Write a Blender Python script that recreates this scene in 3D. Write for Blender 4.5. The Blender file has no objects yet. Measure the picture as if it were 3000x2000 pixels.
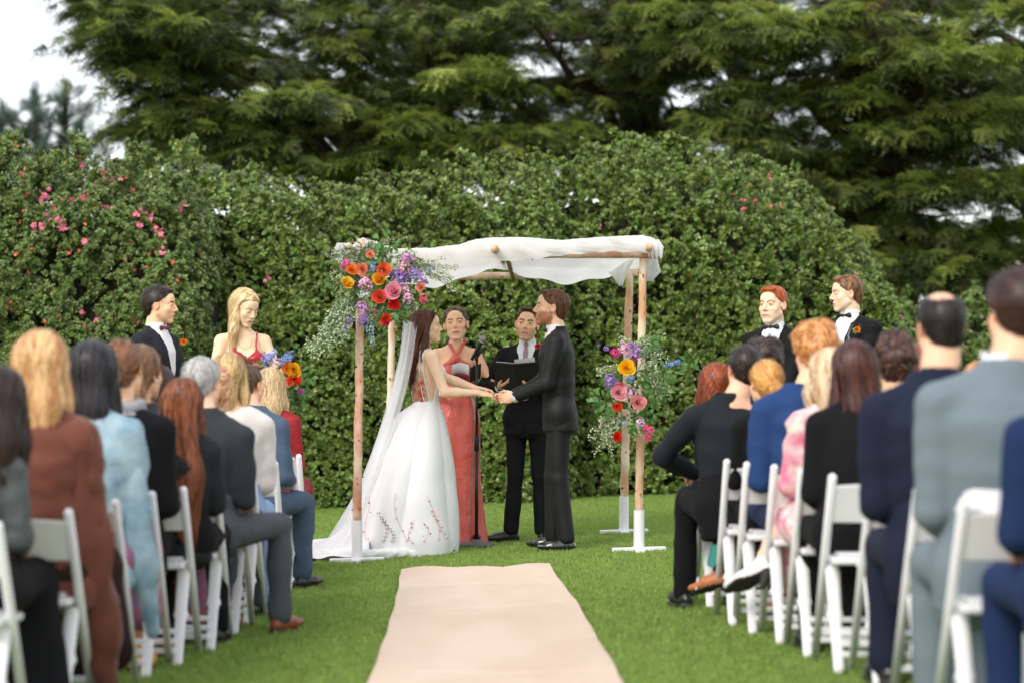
import bpy, math, random
import numpy as np
from mathutils import Vector, Matrix, Euler
from mathutils.bvhtree import BVHTree

random.seed(7)
rng = np.random.default_rng(11)
scene = bpy.context.scene
COL = scene.collection
R = math.radians

# ------------------------------------------------------------------ camera, world, sun, exposure
F = 7083.0            # focal length in pixels of the 3000 px wide photograph (85 mm lens)
EYE = 1.245
cam_d = bpy.data.cameras.new('camera')
cam = bpy.data.objects.new('camera', cam_d)
COL.objects.link(cam)
cam.location = (0, 0, EYE)
cam.rotation_euler = (R(90), 0, 0)
cam_d.lens = 85
cam_d.sensor_width = 36
cam_d.shift_y = 95 / 3000
cam_d.clip_end = 500
cam_d.clip_start = 0.1
cam_d.dof.use_dof = True
cam_d.dof.focus_distance = 16.9
cam_d.dof.aperture_fstop = 1.7
cam_d.dof.aperture_blades = 9
scene.camera = cam

world = bpy.data.worlds.new('World')
scene.world = world
world.use_nodes = True
SUN_EL, SUN_AZ = 38, 212      # azimuth measured clockwise from +Y (behind the camera, to the left)
nt = world.node_tree
nt.nodes.clear()
wo = nt.nodes.new('ShaderNodeOutputWorld')
sky = nt.nodes.new('ShaderNodeTexSky')
sky.sky_type = 'NISHITA'
sky.sun_disc = False
sky.sun_elevation = R(SUN_EL)
sky.sun_rotation = R(SUN_AZ)
b1 = nt.nodes.new('ShaderNodeBackground')
b1.inputs['Strength'].default_value = 0.05
nt.links.new(sky.outputs[0], b1.inputs[0])
# overcast layer: a soft, slightly uneven white cloud cover over the whole sky
tc = nt.nodes.new('ShaderNodeTexCoord')
nz = nt.nodes.new('ShaderNodeTexNoise')
nz.inputs['Scale'].default_value = 2.2
nz.inputs['Detail'].default_value = 4
nz.inputs['Roughness'].default_value = .45
nt.links.new(tc.outputs['Generated'], nz.inputs['Vector'])
rp = nt.nodes.new('ShaderNodeValToRGB')
rp.color_ramp.elements[0].position = .3
rp.color_ramp.elements[0].color = (.69, .68, .69, 1)
rp.color_ramp.elements[1].position = .72
rp.color_ramp.elements[1].color = (.90, .88, .85, 1)
nt.links.new(nz.outputs[0], rp.inputs[0])
b2 = nt.nodes.new('ShaderNodeBackground')
b2.inputs['Strength'].default_value = 0.92
nt.links.new(rp.outputs[0], b2.inputs[0])
ad = nt.nodes.new('ShaderNodeAddShader')
nt.links.new(b1.outputs[0], ad.inputs[0])
nt.links.new(b2.outputs[0], ad.inputs[1])
nt.links.new(ad.outputs[0], wo.inputs[0])

sun_d = bpy.data.lights.new('sun', 'SUN')
sun_d.energy = 1.6
sun_d.angle = R(24)
sun_d.color = (1, .94, .84)
sun = bpy.data.objects.new('sun', sun_d)
COL.objects.link(sun)
_az, _el = R(SUN_AZ), R(SUN_EL)
sd = Vector((math.sin(_az) * math.cos(_el), math.cos(_az) * math.cos(_el), math.sin(_el)))
sun.rotation_euler = (-sd).to_track_quat('-Z', 'Y').to_euler()

vs = scene.view_settings
vs.view_transform = 'Standard'
vs.look = 'None'
vs.exposure = 0.58
vs.gamma = 1
vs.use_curve_mapping = False
scene.render.engine = 'CYCLES'
scene.cycles.max_bounces = 8
scene.cycles.transparent_max_bounces = 12
scene.cycles.use_denoising = True

# ------------------------------------------------------------------ small helpers
def A(*a): return np.array(a, dtype=float)
def lin(h):
    h = h.lstrip('#')
    v = [int(h[i:i + 2], 16) / 255 for i in (0, 2, 4)]
    return tuple((x / 12.92 if x <= .04045 else ((x + .055) / 1.055) ** 2.4) for x in v)
def gz(x): return .03 * max(-8, min(8, x))          # the lawn rises gently to the right
def px(x, Y): return (x - 1500) / F * Y             # photograph column -> X at distance Y
def pz(y, Y): return EYE + (1095 - y) / F * Y       # photograph row -> Z at distance Y
def norm(v):
    v = np.asarray(v, float)
    return v / (np.linalg.norm(v, axis=-1, keepdims=True) + 1e-12)
def rotz(a):
    c, s = math.cos(a), math.sin(a)
    return np.array([[c, -s, 0], [s, c, 0], [0, 0, 1.]])
def rotx(a):
    c, s = math.cos(a), math.sin(a)
    return np.array([[1., 0, 0], [0, c, -s], [0, s, c]])
def roty(a):
    c, s = math.cos(a), math.sin(a)
    return np.array([[c, 0, s], [0, 1., 0], [-s, 0, c]])

def mesh_data(name, v, f, mats, cols=None, smooth=True, mi=None):
    me = bpy.data.meshes.new(name)
    v = np.asarray(v, dtype=np.float32)
    if isinstance(f, np.ndarray):
        n, k = f.shape
        me.vertices.add(len(v)); me.vertices.foreach_set('co', v.ravel())
        me.loops.add(n * k); me.loops.foreach_set('vertex_index', f.astype(np.int32).ravel())
        me.polygons.add(n)
        me.polygons.foreach_set('loop_start', np.arange(0, n * k, k, dtype=np.int32))
        me.update(calc_edges=True)
    else:
        me.from_pydata(v.tolist(), [], f)
        n = len(f)
    if smooth:
        me.polygons.foreach_set('use_smooth', np.ones(n, dtype=bool))
    for m in (mats if isinstance(mats, (list, tuple)) else [mats]):
        me.materials.append(m)
    if mi is not None:
        me.polygons.foreach_set('material_index', np.asarray(mi, dtype=np.int32))
    if cols is not None:
        at = me.color_attributes.new('Col', 'FLOAT_COLOR', 'POINT')
        c = np.ones((len(v), 4), dtype=np.float32); c[:, :3] = cols
        at.data.foreach_set('color', c.ravel())
    me.update()
    return me

def obj(name, v, f, mats, parent=None, cols=None, smooth=True, mi=None, loc=None):
    o = bpy.data.objects.new(name, mesh_data(name, v, f, mats, cols, smooth, mi))
    COL.objects.link(o)
    if parent is not None: o.parent = parent
    if loc is not None: o.location = loc
    return o
def inst(name, me, parent=None, loc=None, rot=None, scl=None):
    o = bpy.data.objects.new(name, me)
    COL.objects.link(o)
    if parent is not None: o.parent = parent
    if loc is not None: o.location = loc
    if rot is not None: o.rotation_euler = rot
    if scl is not None: o.scale = (scl,) * 3 if np.isscalar(scl) else scl
    return o
def tag(o, label=None, cat=None, group=None, kind=None):
    if label: o['label'] = label
    if cat: o['category'] = cat
    if group: o['group'] = group
    if kind: o['kind'] = kind
    return o
def empty(name, loc=(0, 0, 0), rz=0, label=None, cat=None, group=None):
    o = bpy.data.objects.new(name, None)
    o.empty_display_size = .1
    COL.objects.link(o)
    o.location = loc; o.rotation_euler = (0, 0, rz)
    return tag(o, label, cat, group)

class MB:
    """collects simple shapes into one mesh"""
    def __init__(s): s.v, s.f, s.n = [], [], 0
    def add(s, v, f):
        s.v.append(np.asarray(v, float)); s.f += [tuple(int(i) + s.n for i in q) for q in f]; s.n += len(v); return s
    def box(s, c, d, M=None, bev=.0):
        x, y, z = [k / 2 for k in d]
        if bev <= 0:
            v = np.array([(sx * x, sy * y, sz * z) for sz in (-1, 1) for sy in (-1, 1) for sx in (-1, 1)], float)
            f = [(0, 2, 3, 1), (4, 5, 7, 6), (0, 1, 5, 4), (2, 6, 7, 3), (0, 4, 6, 2), (1, 3, 7, 5)]
        else:
            b = bev; vs = []; rings = []
            for zz, i in ((-z, 1), (-z + b, 0), (z - b, 0), (z, 1)):
                e = b if i else 0
                ring = [(x - e, y - b - e * 0), (x - b - e * 0, y - e), (-x + b, y - e), (-x + e, y - b), (-x + e, -y + b), (-x + b, -y + e), (x - b, -y + e), (x - e, -y + b)]
                vs += [(p[0], p[1], zz) for p in ring]
            v = np.array(vs, float); f = []
            for r in range(3):
                for j in range(8):
                    f.append((r * 8 + j, r * 8 + (j + 1) % 8, r * 8 + 8 + (j + 1) % 8, r * 8 + 8 + j))
            f.append(tuple(range(7, -1, -1))); f.append(tuple(range(24, 32)))
        if M is not None: v = v @ np.asarray(M).T
        return s.add(v + np.asarray(c), f)
    def tube(s, pts, rad, n=8, cap=True):
        v, f = tube(pts, rad, n, cap); return s.add(v, f)
    def build(s, name, mat, parent=None, smooth=False, cols=None):
        v = np.vstack(s.v)
        return obj(name, v, s.f, mat, parent, smooth=smooth, cols=cols)
    def data(s, name, mat, smooth=False, cols=None):
        return mesh_data(name, np.vstack(s.v), s.f, mat, cols, smooth)

def tube(pts, rad, n=8, cap=True):
    P = np.asarray(pts, float); m = len(P)
    rad = np.broadcast_to(np.asarray(rad, float), (m,))
    T = np.zeros_like(P); T[1:-1] = P[2:] - P[:-2]; T[0] = P[1] - P[0]; T[-1] = P[-1] - P[-2]
    T = norm(T)
    ref = A(0, 0, 1) if abs(T[0][2]) < .9 else A(1, 0, 0)
    u = norm(np.cross(T[0], ref)); vs = []
    for i in range(m):
        u = norm(u - T[i] * np.dot(u, T[i])); w = np.cross(T[i], u)
        a = np.arange(n) / n * 2 * math.pi
        vs.append(P[i] + rad[i] * (np.outer(np.cos(a), u) + np.outer(np.sin(a), w)))
    v = np.vstack(vs)
    f = [(i * n + j, i * n + (j + 1) % n, (i + 1) * n + (j + 1) % n, (i + 1) * n + j) for i in range(m - 1) for j in range(n)]
    if cap: f += [tuple(range(n - 1, -1, -1)), tuple(range((m - 1) * n, m * n))]
    return v, f

# ------------------------------------------------------------------ materials
_M = {}
def mat(name, col=(.5, .5, .5), rough=.6, metal=0., spec=.5, sheen=0., bump=None, var=None, attr=False, rnd=None,
        sss=0., transl=0., alpha=1., coat=0., wrinkle=None, stretch=None):
    """bump=(scale, distance); var=(scale, amount, colour2); rnd=(value spread); wrinkle=(scale, distance)"""
    if name in _M: return _M[name]
    m = bpy.data.materials.new(name); m.use_nodes = True; t = m.node_tree; N = t.nodes; L = t.links
    bs = N['Principled BSDF']; out = N['Material Output']
    col = lin(col) if isinstance(col, str) else col
    bs.inputs['Roughness'].default_value = rough
    bs.inputs['Metallic'].default_value = metal
    bs.inputs['Specular IOR Level'].default_value = spec
    if sheen: bs.inputs['Sheen Weight'].default_value = sheen; bs.inputs['Sheen Roughness'].default_value = .4
    if coat: bs.inputs['Coat Weight'].default_value = coat; bs.inputs['Coat Roughness'].default_value = .08
    tc = N.new('ShaderNodeTexCoord'); src = tc.outputs['Object']
    if stretch:
        mp = N.new('ShaderNodeMapping'); mp.inputs['Scale'].default_value = stretch; L.new(src, mp.inputs[0]); src2 = mp.outputs[0]
    else: src2 = src
    if attr:
        at = N.new('ShaderNodeAttribute'); at.attribute_name = 'Col'; c = at.outputs['Color']
        if col != (.5, .5, .5):
            mm = N.new('ShaderNodeMix'); mm.data_type = 'RGBA'; mm.blend_type = 'MULTIPLY'; mm.inputs[0].default_value = 1
            L.new(c, mm.inputs[6]); mm.inputs[7].default_value = (*col, 1); c = mm.outputs[2]
    else:
        rg = N.new('ShaderNodeRGB'); rg.outputs[0].default_value = (*col, 1); c = rg.outputs[0]
    if var:
        nz = N.new('ShaderNodeTexNoise'); nz.inputs['Scale'].default_value = var[0]; nz.inputs['Detail'].default_value = 5
        L.new(src2, nz.inputs['Vector'])
        mr = N.new('ShaderNodeMapRange'); mr.inputs[1].default_value = .38; mr.inputs[2].default_value = .64; mr.inputs[4].default_value = var[1]
        L.new(nz.outputs[0], mr.inputs[0])
        mx = N.new('ShaderNodeMix'); mx.data_type = 'RGBA'; L.new(mr.outputs[0], mx.inputs[0]); L.new(c, mx.inputs[6])
        c2 = lin(var[2]) if isinstance(var[2], str) else var[2]; mx.inputs[7].default_value = (*c2, 1); c = mx.outputs[2]
    if rnd:
        oi = N.new('ShaderNodeObjectInfo'); hs = N.new('ShaderNodeHueSaturation')
        mr = N.new('ShaderNodeMapRange'); mr.inputs[3].default_value = 1 - rnd; mr.inputs[4].default_value = 1 + rnd
        L.new(oi.outputs['Random'], mr.inputs[0]); L.new(mr.outputs[0], hs.inputs['Value'])
        ml = N.new('ShaderNodeMath'); ml.operation = 'MULTIPLY'; ml.inputs[1].default_value = 7.31; L.new(oi.outputs['Random'], ml.inputs[0])
        fr = N.new('ShaderNodeMath'); fr.operation = 'FRACT'; L.new(ml.outputs[0], fr.inputs[0])
        m2 = N.new('ShaderNodeMapRange'); m2.inputs[3].default_value = .5 - .035 * min(1, rnd * 2); m2.inputs[4].default_value = .5 + .02 * min(1, rnd * 2)
        L.new(fr.outputs[0], m2.inputs[0]); L.new(m2.outputs[0], hs.inputs['Hue'])
        L.new(c, hs.inputs['Color']); c = hs.outputs[0]
    L.new(c, bs.inputs['Base Color'])
    last = None
    for sc, di, kind in ((*(wrinkle or (0, 0)), 'w'), (*(bump or (0, 0)), 'b')):
        if not sc: continue
        nz = N.new('ShaderNodeTexNoise'); nz.inputs['Scale'].default_value = sc
        nz.inputs['Detail'].default_value = 3 if kind == 'w' else 6
        if kind == 'w': nz.inputs['Distortion'].default_value = .4
        L.new(src2 if kind == 'b' else src, nz.inputs['Vector'])
        bp = N.new('ShaderNodeBump'); bp.inputs['Distance'].default_value = di; bp.inputs['Strength'].default_value = .9
        L.new(nz.outputs[0], bp.inputs['Height'])
        if last: L.new(last, bp.inputs['Normal'])
        last = bp.outputs[0]
    if last: L.new(last, bs.inputs['Normal'])
    if sss:
        bs.inputs['Subsurface Weight'].default_value = sss
        bs.inputs['Subsurface Radius'].default_value = (1, .35, .2); bs.inputs['Subsurface Scale'].default_value = .006
    sh = bs.outputs[0]
    if transl:
        tl = N.new('ShaderNodeBsdfTranslucent'); L.new(c, tl.inputs[0])
        mx = N.new('ShaderNodeMixShader'); mx.inputs[0].default_value = transl
        L.new(sh, mx.inputs[1]); L.new(tl.outputs[0], mx.inputs[2]); sh = mx.outputs[0]
    if alpha < 1:
        tr = N.new('ShaderNodeBsdfTransparent'); mx = N.new('ShaderNodeMixShader'); mx.inputs[0].default_value = alpha
        L.new(tr.outputs[0], mx.inputs[1]); L.new(sh, mx.inputs[2]); sh = mx.outputs[0]
    L.new(sh, out.inputs['Surface'])
    _M[name] = m
    return m

# ------------------------------------------------------------------ geometry-node scatter for leaves, needles and grass
HID = bpy.data.collections.new('leaf_sources')       # never linked to the scene: only feeds the scatters
def source(name, v, f, m, smooth=True, cols=None):
    o = bpy.data.objects.new(name, mesh_data(name, v, f, m, cols, smooth)); HID.objects.link(o); return o
def scatter(name, pts, eul, scl, sources, mats, parent=None, idx=None):
    me = bpy.data.meshes.new(name); n = len(pts)
    me.vertices.add(n); me.vertices.foreach_set('co', np.asarray(pts, np.float32).ravel())
    a = me.attributes.new('rot', 'FLOAT_VECTOR', 'POINT'); a.data.foreach_set('vector', np.asarray(eul, np.float32).ravel())
    a = me.attributes.new('scl', 'FLOAT', 'POINT'); a.data.foreach_set('value', np.asarray(scl, np.float32).ravel())
    idx = rng.integers(0, len(sources), n) if idx is None else idx
    a = me.attributes.new('idx', 'INT', 'POINT'); a.data.foreach_set('value', np.asarray(idx, np.int32))
    for m in mats: me.materials.append(m)
    o = bpy.data.objects.new(name, me); COL.objects.link(o)
    if parent is not None: o.parent = parent
    g = bpy.data.node_groups.new(name, 'GeometryNodeTree')
    g.interface.new_socket('Geometry', in_out='INPUT', socket_type='NodeSocketGeometry')
    g.interface.new_socket('Geometry', in_out='OUTPUT', socket_type='NodeSocketGeometry')
    N, L = g.nodes, g.links
    gi = N.new('NodeGroupInput'); go = N.new('NodeGroupOutput'); ip = N.new('GeometryNodeInstanceOnPoints')
    jn = N.new('GeometryNodeJoinGeometry')
    for s in reversed(sources):
        oi = N.new('GeometryNodeObjectInfo'); oi.inputs['Object'].default_value = s; oi.inputs['As Instance'].default_value = False
        ti = N.new('GeometryNodeGeometryToInstance'); L.new(oi.outputs['Geometry'], ti.inputs[0]); L.new(ti.outputs[0], jn.inputs[0])
    def attr(nm, ty):
        q = N.new('GeometryNodeInputNamedAttribute'); q.data_type = ty; q.inputs['Name'].default_value = nm; return q
    ar, asc, ai = attr('rot', 'FLOAT_VECTOR'), attr('scl', 'FLOAT'), attr('idx', 'INT')
    L.new(gi.outputs[0], ip.inputs['Points']); L.new(jn.outputs[0], ip.inputs['Instance'])
    ip.inputs['Pick Instance'].default_value = True
    L.new(ai.outputs['Attribute'], ip.inputs['Instance Index'])
    L.new(ar.outputs['Attribute'], ip.inputs['Rotation']); L.new(asc.outputs['Attribute'], ip.inputs['Scale'])
    L.new(ip.outputs[0], go.inputs[0])
    md = o.modifiers.new('scatter', 'NODES'); md.node_group = g
    return o
def eul_from_z(nrm, spin):
    """XYZ euler that turns +Z to nrm after spinning about Z"""
    n = norm(nrm); th = np.arccos(np.clip(n[:, 2], -1, 1)); ph = np.arctan2(n[:, 1], n[:, 0])
    # R = Rz(ph) Ry(th) Rz(spin)
    c1, s1, c2, s2, c3, s3 = np.cos(ph), np.sin(ph), np.cos(th), np.sin(th), np.cos(spin), np.sin(spin)
    r00 = c1 * c2 * c3 - s1 * s3; r10 = s1 * c2 * c3 + c1 * s3; r20 = -s2 * c3
    r21 = s2 * s3; r22 = c2
    return np.stack([np.arctan2(r21, r22), np.arcsin(np.clip(-r20, -1, 1)), np.arctan2(r10, r00)], 1)

# ------------------------------------------------------------------ signed-distance modelling, meshed with surface nets
class Sdf:
    def __init__(s): s.ops = []
    def add(s, fn, lo, hi, k=.01, op='u'):
        s.ops.append((fn, np.asarray(lo, float), np.asarray(hi, float), k, op)); return s
    def ell(s, c, r, Rm=None, k=.012, op='u'):
        c = np.asarray(c, float); r = np.asarray(r, float) * np.ones(3)
        M = np.eye(3) if Rm is None else np.asarray(Rm)
        e = np.sqrt(((M * r) ** 2).sum(1))
        def fn(P):
            q = (P - c) @ M
            k0 = np.sqrt(((q / r) ** 2).sum(1)); k1 = np.sqrt(((q / r ** 2) ** 2).sum(1)) + 1e-9
            return k0 * (k0 - 1) / k1
        return s.add(fn, c - e, c + e, k, op)
    def cone(s, a, b, ra, rb=None, k=.012, op='u', flat=None):
        a = np.asarray(a, float); b = np.asarray(b, float); rb = ra if rb is None else rb
        ab = b - a; L2 = ab @ ab + 1e-12; rm = max(ra, rb) * (max(1, flat[1]) if flat else 1)
        if flat: fd = norm(np.asarray(flat[0], float)); ff = flat[1]
        def fn(P):
            ap = P - a; h = np.clip(ap @ ab / L2, 0, 1); q = ap - h[:, None] * ab
            if flat:
                cq = q @ fd; q = q + fd * (cq * (1 / ff - 1))[:, None]
            return (np.sqrt((q ** 2).sum(1)) - (ra + (rb - ra) * h)) * (min(1, ff) if flat else 1)
        return s.add(fn, np.minimum(a, b) - rm, np.maximum(a, b) + rm, k, op)
    def loft(s, O, M, sec, k=.02, p=2.2, op='u'):
        """sec rows: (t, rx, ry, cx, cy) along the local z axis of frame M"""
        O = np.asarray(O, float); M = np.asarray(M); sec = np.array(sec, float)
        if sec.shape[1] == 3: sec = np.hstack([sec, np.zeros((len(sec), 2))])
        t = sec[:, 0]; ends = []
        for q in sec:
            for sx in (-1, 1):
                for sy in (-1, 1): ends.append(O + M @ A(q[3] + sx * q[1], q[4] + sy * q[2], q[0]))
        ends = np.array(ends)
        def fn(P):
            q = (P - O) @ M; z = q[:, 2]
            rx, ry, cx, cy = [np.interp(z, t, sec[:, i]) for i in (1, 2, 3, 4)]
            e = (np.abs((q[:, 0] - cx) / rx) ** p + np.abs((q[:, 1] - cy) / ry) ** p) ** (1 / p)
            d = (e - 1) * np.minimum(rx, ry)
            return np.maximum(d, np.maximum(z - t[-1], t[0] - z))
        return s.add(fn, ends.min(0), ends.max(0), k, op)
    @staticmethod
    def comb(F, d, k, op):
        if op == 's': d = -d
        if op == 'u':
            h = np.clip(.5 + .5 * (F - d) / k, 0, 1); return F + (d - F) * h - k * h * (1 - h)
        h = np.clip(.5 - .5 * (F - d) / k, 0, 1); return F + (d - F) * h + k * h * (1 - h)
    def ev(s, P):
        Fv = np.full(len(P), .3)
        for fn, lo, hi, k, op in s.ops: Fv = s.comb(Fv, fn(P), k, op)
        return Fv
    def grad(s, P, e=.002):
        g = np.stack([s.ev(P + A(*(e * (i == j) for j in range(3)))) - s.ev(P - A(*(e * (i == j) for j in range(3)))) for i in range(3)], 1)
        return norm(g)
    def mesh(s, h, box=None, jit=0):
        un = [o for o in s.ops if o[4] == 'u']
        if box is None:
            lo = np.min([o[1] for o in un], 0) - 3 * h; hi = np.max([o[2] for o in un], 0) + 3 * h
        else: lo, hi = np.asarray(box[0], float) - 2 * h, np.asarray(box[1], float) + 2 * h
        n = np.ceil((hi - lo) / h).astype(int) + 1
        Fg = np.full(n, .3, dtype=np.float64)
        ax = [lo[i] + h * np.arange(n[i]) for i in range(3)]
        for fn, l, u, k, op in s.ops:
            mg = k + 2.5 * h
            i0 = np.clip(np.floor((l - mg - lo) / h).astype(int), 0, n); i1 = np.clip(np.ceil((u + mg - lo) / h).astype(int) + 1, 0, n)
            if (i1 <= i0).any(): continue
            X, Y, Z = np.meshgrid(ax[0][i0[0]:i1[0]], ax[1][i0[1]:i1[1]], ax[2][i0[2]:i1[2]], indexing='ij')
            d = fn(np.stack([X.ravel(), Y.ravel(), Z.ravel()], 1)).reshape(X.shape)
            sl = tuple(slice(i0[i], i1[i]) for i in range(3))
            Fg[sl] = s.comb(Fg[sl], d, k, op)
        return surface_nets(Fg, lo, h)

def surface_nets(Fg, lo, h):
    s = Fg < 0
    cnt = np.zeros(tuple(np.array(Fg.shape) - 1), np.int8)
    for i in (0, 1):
        for j in (0, 1):
            for k in (0, 1):
                cnt += s[i:s.shape[0] - 1 + i, j:s.shape[1] - 1 + j, k:s.shape[2] - 1 + k]
    act = (cnt > 0) & (cnt < 8)
    idx = np.argwhere(act)
    vid = np.full(act.shape, -1, np.int64); vid[act] = np.arange(len(idx))
    pos = np.zeros((len(idx), 3)); num = np.zeros(len(idx))
    cor = [(i, j, k) for i in (0, 1) for j in (0, 1) for k in (0, 1)]
    val = {c: Fg[idx[:, 0] + c[0], idx[:, 1] + c[1], idx[:, 2] + c[2]] for c in cor}
    for a in cor:
        for ax in range(3):
            if a[ax]: continue
            b = tuple(a[q] + (q == ax) for q in range(3))
            fa, fb = val[a], val[b]; m = (fa < 0) != (fb < 0)
            t = fa[m] / (fa[m] - fb[m]); pp = np.array(a, float) * np.ones((m.sum(), 1)); pp[:, ax] += t
            pos[m] += pp; num[m] += 1
    v = lo + h * (idx + pos / num[:, None])
    faces = []
    for ax in range(3):
        b, c = (ax + 1) % 3, (ax + 2) % 3
        sl0 = [slice(1, -1)] * 3; sl1 = [slice(1, -1)] * 3
        sl0[ax] = slice(0, -1); sl1[ax] = slice(1, None)
        d = s[tuple(sl0)] != s[tuple(sl1)]
        e = np.argwhere(d); 
        if not len(e): continue
        off = np.ones(3, int); off[ax] = 0; e = e + off
        ins = s[e[:, 0], e[:, 1], e[:, 2]]
        def cell(db, dc):
            q = e.copy(); q[:, b] -= db; q[:, c] -= dc; return vid[q[:, 0], q[:, 1], q[:, 2]]
        q = np.stack([cell(1, 1), cell(0, 1), cell(0, 0), cell(1, 0)], 1)
        q[~ins] = q[~ins][:, ::-1]; faces.append(q)
    f = np.vstack(faces) if faces else np.zeros((0, 4), int)
    f = f[(f >= 0).all(1)]
    return v, f

def join(parts):
    vs, fs, n = [], [], 0
    for v, f in parts:
        vs.append(v); fs.append(f + n); n += len(v)
    return np.vstack(vs), np.vstack(fs)
def clean(v, f):
    u, inv = np.unique(f.ravel(), return_inverse=True)
    return v[u], inv.reshape(f.shape)
def vnormals(v, f):
    n = np.cross(v[f[:, 2]] - v[f[:, 0]], v[f[:, 3]] - v[f[:, 1]])
    out = np.zeros_like(v)
    for i in range(4): np.add.at(out, f[:, i], n)
    return norm(out)
def relax(v, f, it=1, w=.5):
    for _ in range(it):
        s = np.zeros_like(v); c = np.zeros(len(v))
        for i in range(4):
            np.add.at(s, f[:, i], v[f[:, (i + 1) % 4]]); np.add.at(c, f[:, i], 1)
        v = v * (1 - w) + w * s / np.maximum(c, 1)[:, None]
    return v
def waves(P, scale, seed, n=5):
    """cheap smooth pseudo-noise in -1..1 from warped sines"""
    r = np.random.default_rng(seed); o = np.zeros(len(P))
    for i in range(n):
        k = r.normal(size=3) * scale * (1 + .35 * i); k2 = r.normal(size=3) * scale * .6
        o += np.sin(P @ k + r.uniform(0, 6.28) + 1.4 * np.sin(P @ k2 + r.uniform(0, 6.28))) / (1 + .35 * i)
    return o / n * 1.6
def wrinkles(v, f, amp, scale, seed, squash=(1, 1, 1.6)):
    """cloth folds: soft ridges pushed along the normal"""
    n = vnormals(v, f); P = v * np.asarray(squash)
    w = 1 - np.abs(waves(P, scale, seed, 4)) * 2
    w2 = waves(P, scale * 2.4, seed + 5, 3)
    return v + n * (amp * (np.clip(w, -1, 1) + .35 * w2))[:, None]

def patch(bvh, M, O, left, right, nu, nv, th, name, m, parent, d0=.6, sgn=1):
    """a thin cloth piece laid on a body surface: left and right are (x, z) outlines in the frame (O, M), cast along local -y*sgn"""
    left = np.array(left, float); right = np.array(right, float)
    def along(P, t):
        d = np.r_[0, np.cumsum(np.linalg.norm(np.diff(P, axis=0), axis=1))]; d /= d[-1]
        return np.stack([np.interp(t, d, P[:, i]) for i in (0, 1)], 1)
    t = np.linspace(0, 1, nv); Lp, Rp = along(left, t), along(right, t)
    V1, V2 = [], []
    last = .1
    for j in range(nv):
        for i in range(nu):
            s = i / (nu - 1); q = Lp[j] * (1 - s) + Rp[j] * s
            o = O + M @ A(q[0], d0 * sgn, q[1]); d = M @ A(0, -sgn, 0)
            h = bvh.ray_cast(Vector(o), Vector(d), 2 * d0)
            if h[0] is None: p = O + M @ A(q[0], last, q[1]); nn = M @ A(0, sgn, 0)
            else:
                p = np.array(h[0]); nn = M @ A(0, sgn, 0); last = ((p - O) @ M)[1]
            V1.append(p + nn * th); V2.append(p - nn * .004)
    V = np.array(V1 + V2); n = nu * nv; f = []
    g = lambda i, j: j * nu + i
    for j in range(nv - 1):
        for i in range(nu - 1):
            f.append((g(i, j), g(i + 1, j), g(i + 1, j + 1), g(i, j + 1)))
    for j in range(nv - 1):
        f.append((g(0, j), g(0, j + 1), g(0, j + 1) + n, g(0, j) + n)); f.append((g(nu - 1, j + 1), g(nu - 1, j), g(nu - 1, j) + n, g(nu - 1, j + 1) + n))
    for i in range(nu - 1):
        f.append((g(i + 1, 0), g(i, 0), g(i, 0) + n, g(i + 1, 0) + n)); f.append((g(i, nv - 1), g(i + 1, nv - 1), g(i + 1, nv - 1) + n, g(i, nv - 1) + n))
    return obj(name, V, f, m, parent, smooth=True)
def bvh_of(v, f): return BVHTree.FromPolygons(v.tolist(), f.tolist())

# ------------------------------------------------------------------ people
SKIN = mat('skin', rough=.5, attr=True, sss=.12, spec=.35, bump=(90, .0006))
EYE_M = mat('eyeball', rough=.15, attr=True)
HAIR = mat('hair', rough=.42, attr=True, spec=.45)
SHIRT = mat('white shirt cotton', (.78, .79, .82), rough=.8, wrinkle=(14, .01))
def cloth(name, col, rough=.85, wr=.02, sheen=.0, var=None, spec=.2):
    return mat(name, col, rough=rough, spec=spec, sheen=sheen, wrinkle=(7, wr), bump=(240, .0008), var=var)

def ik(S, W, l1, l2, pole):
    d = W - S; L = np.linalg.norm(d)
    if L > .992 * (l1 + l2): W = S + d / L * .992 * (l1 + l2); d = W - S; L = np.linalg.norm(d)
    u = d / L; a = (l1 ** 2 - l2 ** 2 + L ** 2) / (2 * L); hh = math.sqrt(max(l1 ** 2 - a * a, 1e-6))
    p = pole - u * (pole @ u); p = norm(p)
    return S + u * a + p * hh, W

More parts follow.
